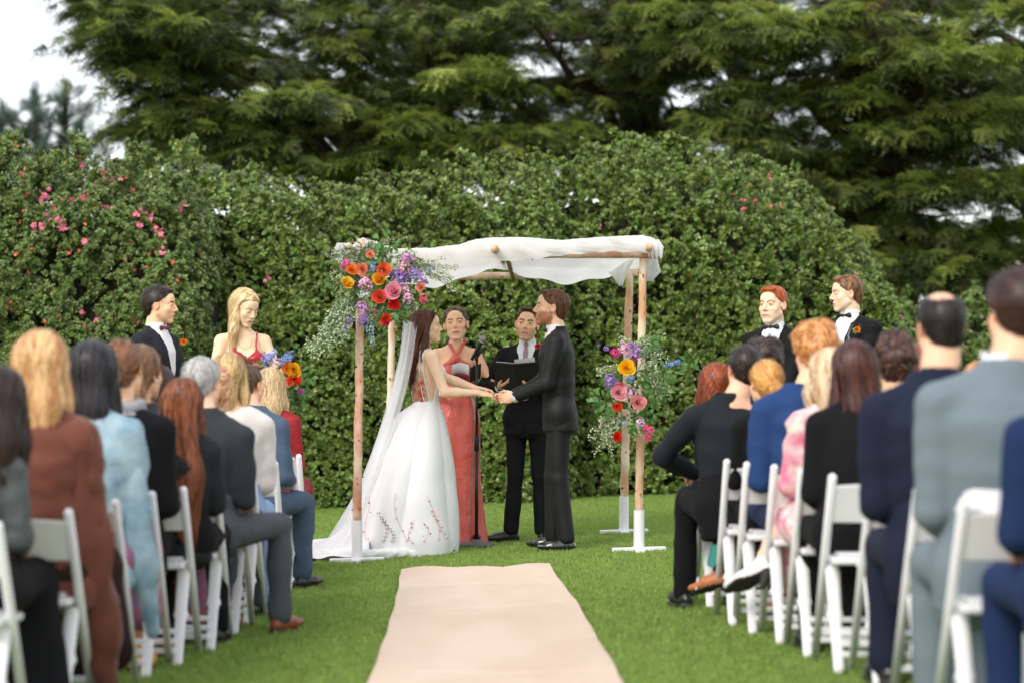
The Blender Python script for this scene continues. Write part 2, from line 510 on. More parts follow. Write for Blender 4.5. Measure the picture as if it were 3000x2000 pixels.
def joints(sp):
    k = sp.get('k', 1.); fem = sp['sex'] == 'f'; seat = sp.get('seated', False)
    J = dict(k=k, fem=fem, seat=seat, w=sp.get('w', 1.))
    lean, side, tw = [R(a) for a in sp.get('lean', (0, 0, 0))]; k_arm = sp.get('armk', 1.)
    J['armk'] = k_arm
    M = rotz(tw) @ roty(side) @ rotx(-lean); J['M'] = M
    O = A(0, 0, .53 if seat else .95 * k) + A(*sp.get('shift', (0, 0, 0))); J['O'] = O
    sw = (.155 if fem else .183) * k * (J['w'] * .6 + .4); J['sw'] = sw
    T = lambda x, y, z: O + M @ (A(x, y, z) * k)
    J['T'] = T
    J['sh'] = {s: O + M @ A(s * sw, -.01 * k, ((.485 if fem else .478) - (.018 if seat else 0)) * k) for s in (-1, 1)}
    J['nb'] = T(0, -.015, .56)
    hy, hp, hr = [R(a) for a in sp.get('head', (0, 0, 0))]
    J['Rh'] = rotz(hy) @ roty(hr) @ rotx(-hp)
    hk = sp.get('hk', (.97 if fem else 1.)); J['hk'] = hk
    J['C'] = J['nb'] + A(0, 0, .148 * k + max(0, hk - 1) * .10) + M @ A(0, .03, 0) + J['Rh'] @ A(0, .012, 0) + A(*sp.get('hoff', (0, 0, 0)))
    legs = sp.get('legs', {})
    J['leg'] = {}
    for s in (-1, 1):
        if seat: d = (A(s * .085, .0, .53), A(s * .10, .44, .535), A(s * .095, .43, .10), A(s * .1, 1, 0))
        else: d = (A(s * .085, 0, .93), A(s * .10, .012, .50), A(s * .11, -.02, .085), A(s * .25, 1, 0))
        if s in legs:
            q = [A(*z) for z in legs[s]]; d = (d[0] if len(q) == 3 else q[0], *q[-3:])
        sc = 1 if seat else k
        J['leg'][s] = [d[0] * sc + A(*sp.get('shift', (0, 0, 0))) * 1., d[1] * sc, d[2] * sc, norm(d[3])]
    arms = sp.get('arms', {}); J['arm'] = {}
    for s in (-1, 1):
        a = arms.get(s, {})
        W = A(*a['w']) if 'w' in a else (A(s * .10, .27, .66) if seat else A(s * .245, .05, .90) * k)
        pole = A(*a['pole']) if 'pole' in a else (A(s * .25, -.4, -1.) if seat else A(s * .6, -.6, -.7))
        E, W = ik(J['sh'][s], W, .29 * k, .255 * k, pole)
        d = norm(A(*a['d'])) if 'd' in a else norm(W - E)
        n = A(*a['n']) if 'n' in a else (A(0, 0, -1.) if seat else A(-s * 1., 0, 0))
        n = norm(n - d * (n @ d))
        J['arm'][s] = dict(E=E, W=W, d=d, n=n, curl=a.get('curl', .5))
    return J

def hand_prims(S, a, s, k):
    W, d, n, cu = a['W'], a['d'], a['n'], a['curl']
    wv = np.cross(d, n) * s; k = k * .95
    Mx = np.stack([wv, n, d], 1)
    S.ell(W + d * .047 * k + n * .004, A(.041, .0165, .054) * k, Mx, .008)
    S.cone(W - d * .02, W + d * .03 * k, .026 * k, .024 * k, k=.015, flat=(n, .72))
    for i, (off, ln) in enumerate(((.029, .066), (.010, .075), (-.010, .070), (-.028, .056))):
        b = W + (d * .088 + wv * off) * k
        c1 = cu * (.75 + .08 * i); c2 = cu * (1.9 + .1 * i)
        m = b + (d * math.cos(c1) + n * math.sin(c1)) * ln * .52 * k
        t = m + (d * math.cos(c2) + n * math.sin(c2)) * ln * .5 * k
        S.cone(b - d * .02, m, .0098 * k, .0088 * k, k=.004); S.cone(m, t, .0088 * k, .0068 * k, k=.002)
    b = W + (d * .018 + wv * .026) * k; m = b + (d * .034 + wv * .022 + n * .014) * k; t = m + (d * .030 + wv * .002 + n * (.008 + .02 * cu)) * k
    S.cone(b, m, .014 * k, .0108 * k, k=.008); S.cone(m, t, .0105 * k, .008 * k, k=.003)

def head_prims(S, C, Rh, k, fem, eyes='open', smile=0, open_mouth=0):
    T = lambda x, y, z: C + Rh @ (A(x, y, z) * k)
    E = lambda c, r, kk=.012, op='u', M=None: S.ell(T(*c), A(*r) * k, Rh if M is None else Rh @ M, kk, op)
    jw = .9 if fem else 1.
    E((0, -.014, .030), (.074, .097, .086))
    E((0, .030, -.030), (.060 * (.95 if fem else 1), .062, .082), .02)
    for s in (-1, 1):
        S.cone(T(s * .053 * jw, .008, -.052), T(s * .018, .070, -.100), .017 * k, .014 * k, k=.02)
        E((s * .040, .058, -.026), (.024, .022, .022), .018)
        S.cone(T(s * .012, .083, .022), T(s * .042, .070, .024), .0095 * k * (.8 if fem else 1.1), .007 * k, k=.012)
        # ears
        Er = rotz(s * .35)
        E((s * .077, -.006, -.004), (.0075, .019, .031), .004, 'u', Er)
        E((s * .084, -.004, .0), (.005, .011, .019), .003, 's', Er)
    E((0, .074, -.100), (.019, .017, .015) if not fem else (.015, .015, .013), .016)
    E((0, .068, .045), (.048, .022, .034), .02)
    for s in (-1, 1): E((s * .032, .096, .003), (.018, .015, .0115), .012, 's')
    for s in (-1, 1):
        E((s * .0315, .0785, .003), (.0155, .0135, .0125), .003)       # lids
        if eyes == 'open': E((s * .0315, .0935, .0012), (.0135, .008, .0056), .0012, 's')
    nw = .85 if fem else 1.
    S.cone(T(0, .086, .016), T(0, .108 if not fem else .105, -.024), .0068 * k * nw, .0098 * k * nw, k=.009)
    E((0, .110 if not fem else .107, -.028), (.0085 * nw, .009, .0085), .005)
    for s in (-1, 1): E((s * .0125 * nw, .096, -.032), (.0075, .010, .0075), .005)
    for s in (-1, 1): E((s * .006, .104, -.039), (.0035, .005, .003), .002, 's')
    mw = .0235 + .004 * smile
    E((0, .079, -.066), (.030, .017, .022), .014)
    for s in (-1, 1): E((s * (.030 if fem else .034), .040, -.056), (.024, .030, .032), .02)
    z0 = -.0605
    for s in (-1, 1):
        S.cone(T(s * mw, .0825, z0 + .0005 + .006 * smile), T(0, .0945, z0 + .000), .0025 * k, .0042 * k, k=.005)
        S.cone(T(s * mw * .85, .0825, z0 - .0055 + .005 * smile), T(0, .0925, z0 - .0095), .0028 * k, .0050 * k, k=.005)
    E((0, .100, z0 - .0045), (mw * .95, .009, .0008 + open_mouth * .004), .001, 's')

def paint_skin(v, J, sp):
    tone = np.minimum(np.array(lin(sp.get('skin', '#d9a98c'))) * A(1.42, 1.4, 1.36), .88); C, Rh, k = J['C'], J['Rh'], J['hk']
    q = (v - C) @ Rh / k; x, y, z = q.T; ax = np.abs(x)
    col = np.tile(tone, (len(v), 1)) * (1 + .05 * waves(v, 14, 3, 4))[:, None]
    def mixc(m, c):
        m = np.clip(m, 0, 1)[:, None]; col[:] = col * (1 - m) + np.array(c) * m
    G = lambda cx, cy, cz, rx, ry, rz: np.exp(-(((ax - cx) / rx) ** 2 + ((y - cy) / ry) ** 2 + ((z - cz) / rz) ** 2))
    red = tone * A(1.05, .76, .72)
    face = (np.abs(z) < .13) & (y > -.06)
    mixc(.45 * G(.042, .066, -.026, .025, .04, .022) * face, red)
    mixc(.45 * G(0, .108, -.026, .014, .02, .014), red)
    mixc(.6 * G(.08, -.006, 0, .012, .03, .03), tone * A(1.1, .62, .55))
    for s in (-1, 1):                                                 # hands a little redder than the arms
        w = J['arm'][s]['W'] + J['arm'][s]['d'] * .09; mixc(.35 * np.exp(-(np.linalg.norm(v - w, axis=1) / .06) ** 2), red)
    hc = np.array(lin(sp.get('brow', '#4a2f20')))
    hairc = np.array(lin(sp['hair'].get('c1', '#3a2418')))
    zb = .0195 + .005 * np.sin(np.clip((ax - .010) / .04, 0, 1) * 2.6)
    tb = .0042 if J['fem'] else .0058
    mixc(.85 * np.exp(-((z - zb) / tb) ** 4) * (ax > .010) * (ax < .047) * (y > .045), hc)
    mixc(.8 * np.exp(-(((ax - .0315) / .0160) ** 6 + ((z - .0078) / .0022) ** 2)) * (y > .06), hc * .3)
    mixc(.2 * np.exp(-(((ax - .0315) / .019) ** 4 + ((z - .004) / .011) ** 4)) * (y > .055), tone * A(.62, .45, .4))
    lip = lin(sp.get('lip', '#b4605a'))
    mixc(.85 * np.exp(-((ax / .0255) ** 6 + ((z + .0655) / .0080) ** 4)) * (y > .08), lip)
    mixc(.8 * np.exp(-((ax / .022) ** 6 + ((z + .0655) / .0016) ** 2)) * (y > .08), np.array(lip) * .25)
    if 'beard' in sp:
        bc = np.array(lin(sp['beard'][0])); a = sp['beard'][1]
        m = np.clip((-.022 - .35 * np.clip(y - .03, 0, 1) * 0 - z) / .014, 0, 1) * np.clip((y + .012) / .012, 0, 1) * np.clip((z + .128) / .012, 0, 1)
        m = m * (1 - np.exp(-((ax / .025) ** 4 + ((z + .066) / .0105) ** 4)) * (y > .07)) * (1 - np.exp(-((ax / .055) ** 4 + ((z + .022) / .024) ** 4)) * (y > .05) * .9)
        mixc(a * m * (.9 + .1 * waves(v, 400, 8, 3)), bc)
    return np.clip(col, 0, 1)

def limb_skin(S, J, fem, bare_leg=True):
    k, T, M, O, w = J['k'], J['T'], J['M'], J['O'], J['w']
    if fem:
        sec = [(-.13, .13, .085), (-.03, .158, .105), (.13, .112, .078), (.28, .130, .085), (.42, .132, .08), (.50, .095, .06), (.56, .05, .045)]
    else:
        sec = [(-.08, .12, .08), (-.02, .145, .10), (.12, .13, .09), (.30, .155, .10), (.43, .155, .095), (.50, .12, .075), (.56, .06, .05)]
    S.loft(O, M, [(t * k, rx * k * w, ry * k * w) for t, rx, ry in sec], .03)
    nr = .048 if fem else .057
    S.cone(T(0, -.02, .50), J['C'] + J['Rh'] @ A(0, -.018, -.05), (nr + .008) * k, nr * k, k=.02)
    for s in (-1, 1):
        a = J['arm'][s]; sh = J['sh'][s]
        S.cone(T(0, -.02, .525), sh, .045 * k, .04 * k, k=.035)
        ka = k * J['armk']; S.cone(sh, a['E'], (.043 if fem else .046) * ka, (.033 if fem else .037) * ka, k=.025)
        S.cone(a['E'], a['E'] * .65 + a['W'] * .35, (.033 if fem else .036) * ka, (.034 if fem else .037) * ka, k=.01)
        S.cone(a['E'] * .65 + a['W'] * .35, a['W'], (.033 if fem else .037) * ka, (.022 if fem else .026) * k, k=.01)
        L = J['leg'][s]
        S.cone(L[0], L[1], .072 * k, .045 * k, k=.02); S.cone(L[1], L[1] * .65 + L[2] * .35, .045 * k, .048 * k, k=.01); S.cone(L[1] * .65 + L[2] * .35, L[2], .047 * k, .031 * k, k=.01)
        S.cone(L[2] + A(0, 0, -.035) - L[3] * .02, L[2] + L[3] * .12 - A(0, 0, .05), .03 * k, .026 * k, k=.02)
    if fem:
        for s in (-1, 1): S.ell(T(s * .065, .085, .365), A(.055, .045, .055) * k, M, .02)

def body(sp, J, root, hi):
    k = J['k']; S = Sdf(); fem = J['fem']
    limb_skin(S, J, fem)
    head_prims(S, J['C'], J['Rh'], J['hk'], fem, sp.get('eyes', 'open'), sp.get('smile', 0), sp.get('mouth', 0))
    for s in (-1, 1):
        if not sp.get('nohand'): hand_prims(S, J['arm'][s], s, k * (.93 if fem else 1))
    boxes = [(J['C'] - A(.13, .145, .145), J['C'] + A(.13, .145, .14), .0042 if hi else .0075)]
    for s in (-1, 1):
        a = J['arm'][s]
        if not sp.get('nohand'): boxes.append((a['W'] + a['d'] * .07 - .12, a['W'] + a['d'] * .07 + .12, .0055 if hi else .0095))
    hc = .016 if hi else .026
    parts = []
    v, f = S.mesh(hc); c = v[f].mean(1); keep = np.ones(len(f), bool)
    for lo, h_, _ in boxes: keep &= ~((c > lo + .010) & (c < h_ - .010)).all(1)
    parts.append(clean(v, f[keep]))
    for i, (lo, h_, r) in enumerate(boxes):
        v, f = S.mesh(r, (lo, h_)); c = v[f].mean(1)
        keep = ((c > lo) & (c < h_)).all(1)
        for l2, h2, _ in boxes[:i]: keep &= ~((c > l2) & (c < h2)).all(1)
        if keep.any(): parts.append(clean(v, f[keep]))
    v, f = join(parts)
    b = obj('body', v, f, SKIN, root, paint_skin(v, J, sp))
    if hi and sp.get('eyes', 'open') == 'open':
        T = lambda x, y, z: J['C'] + J['Rh'] @ (A(x, y, z) * J['hk'])
        gx, gz_ = sp.get('gaze', (0, 0))
        for s in (-1, 1):
            n, m = 14, 9; vs = []; cs = []
            for i in range(m + 1):
                th = i / m * math.pi * .62
                for j in range(n):
                    ph = j / n * 2 * math.pi; vs.append((math.sin(th) * math.cos(ph), math.cos(th), math.sin(th) * math.sin(ph)))
                    cs.append((.01, .01, .01) if th < .28 else lin(sp.get('iris', '#4a3524')) if th < .60 else (.62, .58, .56))
            vs = np.array(vs) @ (rotz(-gx) @ rotx(gz_)).T * .0118
            f = np.array([(i * n + j, i * n + (j + 1) % n, (i + 1) * n + (j + 1) % n, (i + 1) * n + j) for i in range(m) for j in range(n)])
            obj('eye', T(s * .0315, .0785, .0025) + vs @ J['Rh'].T, f, EYE_M, b, np.array(cs))
    return b, S

def hair(sp, J, root, hi):
    hs = sp['hair']; kind = hs['kind']; C, Rh, k = J['C'], J['Rh'], J['hk']
    c1, c2 = np.array(lin(hs.get('c1', '#2b1a12'))), np.array(lin(hs.get('c2', '#5a3a26')))
    S = Sdf(); vol = hs.get('vol', .0)
    T = lambda q: C + Rh @ (np.asarray(q, float) * k)
    r = np.random.default_rng(hs.get('seed', 5))
    t = {'short': .003, 'curly': .018, 'bald': .002, 'bun': .004, 'pony': .004, 'long': .010, 'slick': .007}.get(kind, .009) + vol
    S.ell(T((0, -.016, .032)), A(.078 + t, .100 + t, .088 + t) * k, Rh, .01)
    S.ell(T((0, -.050, -.02)), A(.058 + t * .8, .050 + t * .8, .066 + t * .6) * k, Rh, .02)
    fr = hs.get('fringe', .0)
    if kind in ('short', 'slick'):
        S.ell(T((.0, .055, .098)), A(.050, .030 + .004 * hs.get('quiff', .3), .008 + hs.get('quiff', .3) * .016) * k, Rh, .02)
    if kind == 'curly':
        for i in range(34):
            d = norm(r.normal(size=3) * A(1, 1, 1) + A(0, -.25, .55)); S.ell(T(A(0, -.016, .035) + d * A(.082, .100, .090) * 1.04), .024 * k, None, .008)
    # hairline (profile curve y(z)) cut
    if kind in ('long', 'wavy'): zz, yy = [-.14, -.05, 0, .02, .05, .075, .1], [.0, .012, .022, .034, .052, .070, .3]
    elif kind in ('pony', 'bun'): zz, yy = [-.14, -.05, -.01, .02, .05, .078, .1], [-.03, -.025, -.018, .022, .052, .072, .3]
    else: zz, yy = [-.14, -.06, .000, .022, .05, .078, .1], [-.036, -.034, -.026, .022, .056, .082, .3]
    zz, yy = np.array(zz) * k, (np.array(yy) + fr) * k
    def cut(P):
        q = (P - C) @ Rh; return (q[:, 1] - np.interp(q[:, 2], zz, yy)) * .8
    S.add(cut, C - .5, C + .5, .006, 'i')
    bot = {'short': -.088, 'slick': -.105, 'curly': -.095, 'bald': -.08, 'bun': -.075, 'pony': -.075}.get(kind, -.12) * k
    S.add(lambda P: bot - ((P - C) @ Rh)[:, 2], C - .5, C + .5, .012, 'i')
    if kind == 'bald':
        S.ell(T((0, -.035, .118)), A(.046, .054, .032) * k, Rh, .024, 's'); S.ell(T((0, .08, .09)), A(.06, .07, .05) * k, Rh, .01, 's')
    ln, wd = hs.get('len', .3), hs.get('wd', .085)
    dwn = A(*hs.get('down', (0, -.12, -1))); dwn = norm(dwn)
    if kind in ('long', 'wavy'):
        b0 = T((0, -.062, .01)); fl = (Rh @ A(0, 1, 0), .55)
        b1 = b0 + dwn * ln * .55; b2 = b0 + dwn * ln
        S.cone(b0, b1, .078 * k, wd, k=.03, flat=fl); S.cone(b1, b2, wd, wd * .62, k=.03, flat=(Rh @ A(0, 1, 0), .5))
        for s in hs.get('sides', (-1, 1)):
            a0 = T((s * .070, -.004, .02)); a1 = a0 + A(0, 0, -1) * min(ln * .6, .2) + Rh @ A(s * .02, -.012, 0); a2 = a1 + A(0, 0, -1) * max(ln * .3, .03) + Rh @ A(s * hs.get('flare', .01), -.01, 0)
            S.cone(a0, a1, .020 * k, .028, k=.02); S.cone(a1, a2, .028, .014, k=.015)
        if hs.get('front'):
            s = hs['front']; a0 = T((s * .07, .0, -.02)); a1 = a0 + Rh @ A(s * .02, .05, -.14); a2 = a1 + Rh @ A(-s * .0, .05, -.16)
            S.cone(a0, a1, .03, .032, k=.02); S.cone(a1, a2, .03, .012, k=.015)
    if kind == 'pony':
        b0 = T((0, -.10, -.015)); S.ell(b0, .03 * k, None, .01)
        S.cone(b0, b0 + Rh @ A(hs.get('px', -.06), -.03, -.10), .024, .028, k=.015); S.cone(b0 + Rh @ A(hs.get('px', -.06), -.03, -.10), b0 + Rh @ A(hs.get('px', -.06) * 1.3, .0, -.19), .026, .01, k=.01)
    bp = A(0, -.118, -.03)
    if kind == 'bun':
        S.ell(T(bp), A(.042, .034, .038) * k, Rh, .01)
        S.ell(T(bp + A(.012, -.015, -.018)), A(.03, .025, .02) * k, Rh, .006)
    if kind == 'halfup':
        pass
    h = (.007 if hi else .011)
    v, f = S.mesh(h)
    if len(v) == 0: return None
    base = np.tile(c1 * .75, (len(v), 1)) * (1 + .3 * waves((v - C) @ Rh * A(3, 3, .6), 40, 4, 4))[:, None]
    q = (v - C) @ Rh
    rr = np.clip(.5 + 1.1 * waves(q * A(4, 4, .5), 34, 9, 4), 0, 1)[:, None]
    base = c1 * .95 * (1 - rr) + (c1 * .4 + c2 * .7) * rr
    n = vnormals(v, f)
    v = v + n * (.0016 * waves(q * A(5, 5, .7), 60, 2, 3) + hs.get('clump', .0022) * waves(q * A(3, 3, .5), 26, 6, 3))[:, None]
    vs, fs, cs = [v], f.tolist(), [base]; nn = len(v)
    # strands
    ns = int(hs.get('n', 900 if hi else 420) * (1 if hi else 1.5)); steps = 11
    L = {'short': .035, 'slick': .07, 'curly': .05, 'bald': .03, 'bun': .10, 'pony': .11}.get(kind, ln + .13)
    hts = q[:, 2]; cand = np.where(S.ev(v) < .01)[0]
    pr = np.ones(len(cand))
    if kind in ('long', 'wavy'): pr = np.where(hts[cand] > -.04, 1.0, .45)
    root_i = r.choice(cand, ns, p=pr / pr.sum()); p = v[root_i] + n[root_i] * .001
    crown = A(.015, -.045, .125)
    path = [p.copy()]; st = L / steps * r.uniform(.5, 1.15, ns)[:, None]
    cw = hs.get('curl', .0); ph = r.uniform(0, 6.28, (ns, 1)); off = np.where(r.uniform(0, 1, ns) < .07, r.uniform(.004, .012, ns), r.uniform(.0, .004 if kind != 'curly' else .012, ns))
    jd = norm(r.normal(size=(ns, 3))) * (.22 if kind not in ('curly',) else 1.1)
    for i in range(steps):
        ql = ((p - C) @ Rh) / k
        if kind in ('bun', 'pony'): d = (bp - ql)
        elif kind == 'slick': d = A(0, -1, -.25) + 0 * ql
        elif kind == 'short': d = norm(ql - crown) * A(1, 1, 1) + A(.1, .35, 0) * (ql[:, 2:3] > .07)
        elif kind in ('curly', 'bald'): d = norm(ql - crown)
        else: d = norm(ql - A(0, .01, .13)) * A(1, 1, .6) * np.clip((ql[:, 2:3] + .04) / .1, 0, 1) + 0 * ql
        d = norm(d) @ Rh.T if kind not in ('long', 'wavy') else (d @ Rh.T + dwn * np.clip(.75 - ql[:, 2:3] * 4, .05, 1.2))
        d = norm(norm(d) + jd)
        g = S.grad(p); d = norm(d - g * (d * g).sum(1, keepdims=True) * .9)
        if cw: d = norm(d + np.cross(g, d) * np.sin(ph + i * 1.15) * cw)
        p = p + d * st
        e = S.ev(p); g = S.grad(p); p = p - g * np.clip(e - off, -.03, .03)[:, None]
        path.append(p.copy())
    P = np.stack(path, 1)
    ql = ((P - C) @ Rh); ok = ((ql[:, :, 1] < np.interp(ql[:, :, 2], zz, yy) + .012) | (ql[:, :, 2] < -.09) | (ql[:, :, 2] > .085 * k)).all(1) | (kind == 'curly')
    P = P[ok]; ns = int(ok.sum())
    wdt = hs.get('sw', .0022 if hi else .006) * (1 if hi else .7)
    g = S.grad(P[:, 3]); side = norm(np.cross(P[:, 4] - P[:, 2], g))
    for i in range(steps + 1):
        wv = wdt * (1 - (i / steps) ** 3 * .85) * (.6 if i == 0 else 1)
        vs += [P[:, i] - side * wv * .5, P[:, i] + side * wv * .5]
    m = nn; blk = ns
    q4 = []
    for i in range(steps):
        a = m + 2 * i * blk + np.arange(ns); q4.append(np.stack([a, a + blk, a + 3 * blk, a + 2 * blk], 1))
    tone = np.clip(.5 + 1.0 * waves(((P[:, 0] - C) @ Rh) * A(4, 4, .6), 30, 9, 4) + r.uniform(-.25, .25, ns), 0, 1)[:, None]; sc = c1 * (1 - tone) + c2 * tone
    sc = sc * r.uniform(.95, 1.35, ns)[:, None]
    for i in range(steps + 1): cs += [sc, sc]
    f = np.vstack([f] + q4)
    ob = obj('hair', np.vstack(vs), f, HAIR, root, np.clip(np.vstack(cs), 0, 1))
    return ob, S

def shoes(J, root, m, sides=(-1, 1), heel=0., hi=True, name='shoe'):
    k = J['k']
    for s in sides:
        K, An, td = J['leg'][s][1], J['leg'][s][2], J['leg'][s][3]
        sh = norm(K - An); up = norm(sh - td * (sh @ td) * .0)
        dn = -norm(np.cross(np.cross(td, up), td)); 
        S = Sdf(); b = An + dn * .05
        Mx = np.stack([np.cross(td, -dn), td, -dn], 1)
        S.cone(b - td * .035, b + td * .10, .036 * k, .040 * k, k=.01, flat=(Mx[:, 0], .95))
        S.cone(b + td * .10, b + td * .185, .036 * k, .024 * k, k=.02, flat=(dn, .8))
        S.cone(An + dn * .0 - td * .01, b - td * .015, .037 * k, .036 * k, k=.015)
        S.cone(An + dn * .02 + td * .02, b + td * .10, .03 * k, .03 * k, k=.02)
        fl = b + dn * .033
        S.add(lambda P, fl=fl, dn=dn: (P - fl) @ dn, An - .5, An + .5, .003, 'i')
        v, f = S.mesh(.006 if hi else .009)
        o = obj(name, v, f, m, root)
        S2 = Sdf(); S2.cone(b - td * .035 + dn * .030, b + td * .10 + dn * .030, .041 * k, .044 * k, k=.01, flat=(dn, .16)); S2.cone(b + td * .10 + dn * .03, b + td * .185 + dn * .03, .043 * k, .028 * k, k=.01, flat=(dn, .2))
        S2.cone(b - td * .04 + dn * .030, b - td * .015 + dn * (.042 + heel), .034 * k, .030 * k if not heel else .014, k=.004)
        v, f = S2.mesh(.006 if hi else .009); obj('sole', v, f, mat('shoe sole', (.02, .018, .016), rough=.7), o)

def trousers(sp, J, root, m, h, hi, wr=.004, hem=.055):
    S = Sdf(); k, w = J['k'], J['w']; s0 = 1.06 if J['fem'] else 1.
    a, b = J['leg'][-1][0], J['leg'][1][0]
    S.cone(a + A(0, 0, .02), b + A(0, 0, .02), .107 * k * w, k=.03, flat=((0, 1, 0), 1.0))
    S.loft(J['O'], J['M'], [(-.15 * k, .150 * k * w, .112 * k * w), (-.06 * k, .170 * k * w, .122 * k * w), (.19 * k, .150 * k * w, .112 * k * w)], .03)
    for s in (-1, 1):
        L = J['leg'][s]; u = norm(L[2] - L[1])
        S.cone(L[0], L[1], .090 * k * w * s0, .062 * k, k=.02)
        S.cone(L[1], L[2] - u * .0 + A(0, 0, .0), .063 * k, .058 * k if not sp.get('slim') else .05, k=.012)
    if not J['seat']:
        S.add(lambda P: hem - P[:, 2], A(-2, -2, -2), A(2, 2, 2), .004, 'i')
    v, f = S.mesh(h); v = relax(wrinkles(v, f, wr, 7, sp.get('seed', 1) + 31, (1, 1, 1.5)), f, 2, .4)
    return obj('trousers', v, f, m, root)

JM = [(-.135, .178, .128), (-.05, .178, .126), (.10, .156, .112), (.28, .180, .124), (.42, .190, .124), (.49, .145, .094), (.55, .080, .070)]
JF = [(-.12, .178, .130), (-.03, .176, .126), (.13, .142, .104), (.28, .156, .116), (.40, .160, .115), (.49, .125, .085), (.56, .065, .058)]
def jacket(sp, J, root, m, h, hi, shirt=True, vz=.20, lapel=True, collar=True, wr=.0035, loose=0., low=None, name='jacket', satin=None, openneck=False):
    k, w, M, O, T, fem = J['k'], J['w'], J['M'], J['O'], J['T'], J['fem']
    S = Sdf(); sec = JF if fem else JM
    if low is not None: sec = [(low,) + tuple(sec[0][1:])] + [q for q in sec if q[0] > low + .03]
    if J['seat']: sec = [(max(q[0], -.11), q[1] * .93, q[2] * .94) for q in sec]
    cyf = (lambda t: float(np.interp(t, [-.1, .12, .36, .5, .56], [.0, .016, -.018, -.012, .004]))) if J['seat'] else (lambda t: 0.)
    S.loft(O, M, [(t * k, (rx + loose) * k * w, (ry + loose) * k * w, 0, cyf(t) * k) for t, rx, ry in sec], .03, 2.15 if J['seat'] else 2.3)
    for s in (-1, 1):
        a = J['arm'][s]; sh = J['sh'][s]; l = loose * .5
        S.cone(T(s * .05, -.015, .535), sh + M @ A(-s * .005, 0, .004), .040 * k, (.054 + l) * k, k=.03)
        S.cone(sh, a['E'], (.059 + l) * k * (.9 if fem else 1), (.049 + l) * k * (.88 if fem else 1), k=.012)
        W2 = a['W'] - norm(a['W'] - a['E']) * .012
        S.cone(a['E'], W2, (.050 + l) * k * (.90 if fem else 1), (.038 + l) * k * (.92 if fem else 1), k=.015)
        dd = norm(a['W'] - a['E'])
        S.add(lambda P, W2=W2, dd=dd: .024 - np.sqrt(np.maximum(((P - W2) ** 2).sum(1), 0)) + 0 * P[:, 0], W2 - .05, W2 + .05, .004, 'i') if False else None
    if fem and not loose:
        for s in (-1, 1): S.ell(T(s * .065, .088, .36), A(.062, .05, .06) * k, M, .025)
    if collar:
        S.loft(O, M, [(.49 * k, .11 * k, .088 * k, 0, -.010), (.555 * k, .080 * k, .074 * k, 0, -.008), (.590 * k, .072 * k, .070 * k, 0, -.006)], .014, 2.)
    nkr = .058 if not fem else .054
    if not openneck:
        S.cone(T(0, .004, .54), T(0, .012, .75), nkr * k, k=.006, op='s')
    if shirt:
        def wedge(P):
            q = (P - O) @ M / k; ww = np.interp(q[:, 2], [vz, .53], [0, .068])
            return np.maximum.reduce([np.abs(q[:, 0]) - ww, -(q[:, 1] - .0), vz - q[:, 2]]) * k
        S.add(wedge, T(0, 0, .35) - .32, T(0, 0, .35) + .32, .004, 's')
    if not J['seat'] and not fem:                      # vent / front cutaway below the button
        def cutw(P):
            q = (P - O) @ M / k; ww = np.interp(-q[:, 2], [.02, .2], [0, .045])
            return np.maximum.reduce([np.abs(q[:, 0]) - ww, -(q[:, 1] - .0), q[:, 2] + .02]) * k
        S.add(cutw, O - .35, O + .35, .006, 's')
    v, f = S.mesh(h); v = relax(wrinkles(v, f, wr, 8, sp.get('seed', 1) + 7, (1, 1, 1.5)), f, 2, .4)
    ob = obj(name, v, f, m, root)
    if shirt:
        S2 = Sdf()
        S2.loft(O, M, [((vz - .06) * k, (.150) * k * w, (.108) * k * w), (.30 * k, .168 * k * w, .116 * k * w), (.42 * k, .172 * k * w, .112 * k * w), (.50 * k, .13 * k * w, .082 * k * w), (.555 * k, .07 * k, .064 * k)], .02)
        S2.loft(O, M, [(.50 * k, .085 * k, .078 * k, 0, -.002), (.555 * k, .070 * k, .069 * k, 0, .0), (.608 * k, .0635 * k, .0635 * k, 0, .002)], .01, 2.)
        S2.cone(T(0, .002, .585), T(0, .004, .8), .054 * k, k=.003, op='s')
        def gap(P):
            q = (P - O) @ M / k; return np.maximum(np.abs(q[:, 0]) - np.interp(q[:, 2], [.570, .61], [.0, .018]), -(q[:, 1] - .02)) * k
        S2.add(gap, T(0, 0, .6) - .1, T(0, 0, .6) + .1, .003, 's')
        v2, f2 = S2.mesh(h * .8); obj('shirt', v2, f2, sp.get('shirtm', SHIRT), root)
        for s in (-1, 1):
            a = J['arm'][s]; dd = norm(a['W'] - a['E'])
            vv, ff = tube([a['W'] - dd * .03, a['W'] + dd * .012, a['W'] + dd * .013, a['W'] - dd * .02], [.037 * k, .036 * k, .033 * k, .033 * k], 16, False)
            obj('shirt_cuff', vv, ff, SHIRT, root)
    if lapel and shirt:
        bv = bvh_of(v, f); bz = .40
        for s in (-1, 1):
            inner = [(s * .002, vz), (s * .033, (vz + .53) / 2), (s * .066, .525)]
            outer = [(s * .022, vz - .005), (s * .094, bz - .02), (s * .112, bz + .01), (s * .086, bz + .035), (s * .092, .50), (s * .082, .535)]
            sc = lambda L: [(a_ * k, b_ * k) for a_, b_ in L]
            patch(bv, M, O, sc(inner), sc(outer), 4, 14, .006, 'lapel', satin or m, root)
        if hi:
            mb = MB()
            for i in range(2):
                hsc = bv.ray_cast(Vector(T(.0, .5, vz - .02 - .1 * i)), Vector(M @ A(0, -1, 0)), 1)
                if hsc[0] is not None: mb.box(np.array(hsc[0]), (.014, .008, .014), M, .003)
            if mb.v: mb.build('button', mat('black button', (.01, .01, .01), rough=.3), root)
    return ob, S, (v, f)

